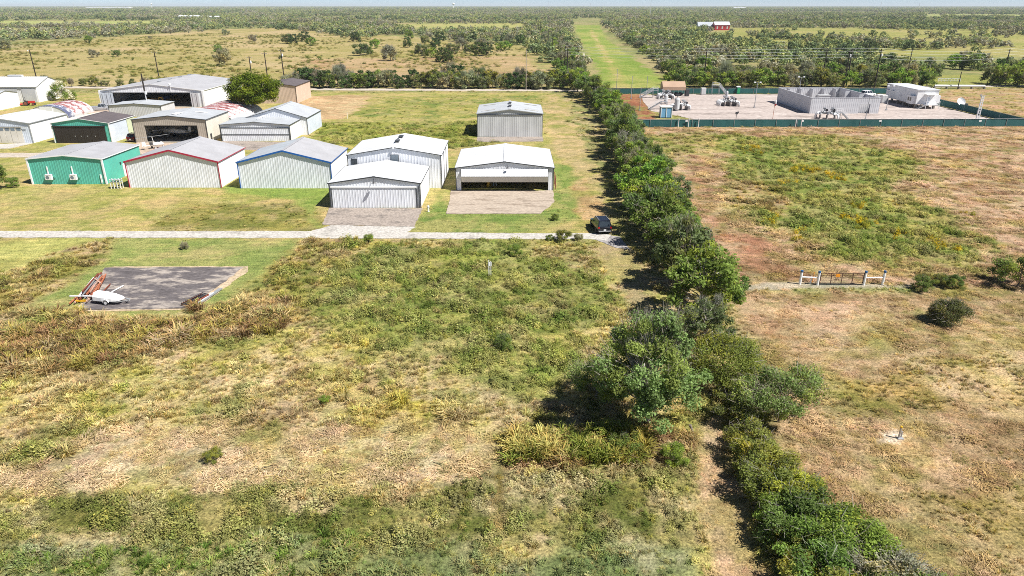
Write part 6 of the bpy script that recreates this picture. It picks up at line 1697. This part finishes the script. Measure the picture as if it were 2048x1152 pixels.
x_ = npr.uniform(-420, 40, 26000); y_ = npr.uniform(275, 800, 26000); u_ = 1024+FPX*x_/(y_*math.cos(PITCH)+HC*math.sin(PITCH))
ok = (npr.random(26000) < np.clip((fbm(x_, y_, 25, 700, 3)-.42)*5, .03, 1)*.55) & (poly_sd(PATCH_PASTURE, x_, y_) > 2)
x_, y_ = x_[ok], y_[ok]; m_ = len(x_); hh_ = npr.uniform(.35, 1.1, m_)**1.5*1.3
pc = np.array([lin(c_) for c_ in ((140,140,72),(118,124,62),(160,140,88),(176,160,100))])*ALB
gn_scatter('pasture_tussocks', np.stack([x_, y_, np.zeros(m_)], 1), np.stack([hh_*1.5, hh_*1.5, hh_*.8], 1), np.stack([np.zeros(m_), np.zeros(m_), npr.uniform(0,6.28,m_)], 1), pc[npr.integers(0,4,m_)]*npr.uniform(.8,1.3,m_)[:,None], npr.integers(0,5,m_), leafC, label='low tussocks and weeds dotted over the dry pasture beyond the gravel road', cat='weeds')
# far woods, one mass of small trees
farP = []
for k, (c, tw) in enumerate([((0.230, 0.280, 0.134),.15),((0.185, 0.235, 0.107),.1),((0.291, 0.280, 0.201),1.0),((0.262, 0.274, 0.174),.4),((0.123, 0.163, 0.078),.1)]):
    g_ = tree_meshes('far', 220+k, 6.2, 4.1, .1, 18, 330, .55, c, tw*.25, 1.1, limbs=0, low=.9, vary=.2)
    farP.append(g_[1])
def far_leaf():
    m = leaf_material('far_foliage', .15, True); return m
M['far'] = far_leaf()
for me in farP: me.materials[0] = M['far']
farC = proto_coll('wood_tree', farP)
def to_px(x, y):
    zc = y*math.cos(PITCH) + HC*math.sin(PITCH); vc = (-y*math.sin(PITCH) + HC*math.cos(PITCH))/zc
    return 1024 + FPX*x/zc, 576 + FPX*vc
CLEAR = [[(-900,150),(-900,100),(0,84),(200,75),(370,64),(470,58),(560,58),(650,66),(700,76),(800,70),(1050,100),(1110,140),(1100,170)],
 [(-900,48),(0,41.5),(330,41),(325,51),(0,55),(-900,66)], [(-900,68),(0,58),(110,58),(110,66),(0,70),(-900,85)], [(790,48.5),(1045,46.5),(1060,60),(860,67),(780,60)],
 [(1140,32),(1202,32),(1210,50),(1245,80),(1330,140),(1365,182),(1180,182),(1172,140),(1138,70)], [(1850,28.5),(2600,28.5),(2600,37),(1850,37)], [(150,26),(520,25.5),(520,29),(150,30)], [(1500,24),(1750,24),(1750,27.5),(1500,27.5)], [(600,33),(760,32),(770,38),(610,39)],
 [(1385,52),(1470,52),(1480,57),(1700,57),(1850,62),(2100,70),(2600,72),(2600,125),(2048,116),(1800,112),(1620,106),(1500,94),(1420,80)], [(1760,100),(1900,104),(1880,150),(2050,140),(2048,118),(2600,120),(2600,176),(1820,176)]]
WX, WY, WS = [], [], []
for y0_, y1_, sp, sc_ in [(330,700,8.6,1.0),(700,1300,9.8,1.05),(1300,2600,13.5,1.25),(2600,5000,22,1.9),(5000,9000,45,2.6),(9000,15000,90,4.0)]:
    hw_ = .80*(y1_*.93+11)+60; n_ = int((y1_-y0_)*2*hw_/(sp*sp))
    x_ = npr.uniform(-hw_, hw_, n_); y_ = npr.uniform(y0_, y1_, n_); ok = np.abs(x_) < .80*(y_*.93+11)+60
    x_, y_ = x_[ok], y_[ok]; u_, v_ = to_px(x_, y_)
    kp = np.ones(len(x_), bool)
    for ci_, P_ in enumerate(CLEAR):
        ins = poly_sd(P_, u_, v_) + npr.normal(0, 1.2, len(u_))*np.where(ci_ == 4, 3.5, 1) > 0
        if ci_ == len(CLEAR)-2: ins &= ~((fbm(x_, y_, 45, 400, 3) > .55) | (npr.random(len(x_)) < .13))
        if ci_ == len(CLEAR)-1: ins &= ~(fbm(x_, y_, 30, 410, 2) > .66)
        kp &= ~ins
    gap = fbm(x_, y_, 140 if y0_ < 2600 else 500, 420, 3)
    kp &= npr.random(len(x_)) < np.clip((gap-.37)*5.5, .06, 1)
    WX.append(x_[kp]); WY.append(y_[kp]); WS.append(np.full(kp.sum(), sc_))
WX, WY, WS = map(np.concatenate, (WX, WY, WS)); n_ = len(WX)
sw = WS*npr.uniform(.75, 1.3, n_); sh = np.minimum(WS, 1.7)*npr.uniform(.6, 1.35, n_)*.95
spec = fbm(WX, WY, 90, 440, 3)*.75 + npr.random(n_)*.35
pid_ = np.clip(((spec-.25)/.55*5), 0, 4.99).astype(int); pid_ = np.array([4,1,0,3,2])[pid_]
tn = npr.uniform(.8, 1.25, n_)[:, None]*np.array([[1,1,1.0]])
gn_scatter('woodland', np.stack([WX, WY, np.zeros(n_)-.1], 1), np.stack([sw, sw, sh], 1), np.stack([np.zeros(n_), np.zeros(n_), npr.uniform(0,6.28,n_)], 1), tn, pid_, farC, label='mixed green and gray woods stretching to the horizon', cat='woods')
print('woods', n_)

# ------------------------------------------------------------------ haze
hm = bpy.data.materials.new('haze_air'); hm.use_nodes = True
N, L = hm.node_tree.nodes, hm.node_tree.links
N.remove(N['Principled BSDF'])
pv = N.new('ShaderNodeVolumePrincipled'); pv.inputs['Color'].default_value = (.86, .95, 1.0, 1); pv.inputs['Density'].default_value = 0.000065; pv.inputs['Anisotropy'].default_value = 0.0
L.new(pv.outputs[0], N['Material Output'].inputs['Volume'])
hz = MB().box(-26000, 26000, -400, 32000, -2.5, 66).build('haze', hm)
props(hz, kind='stuff')
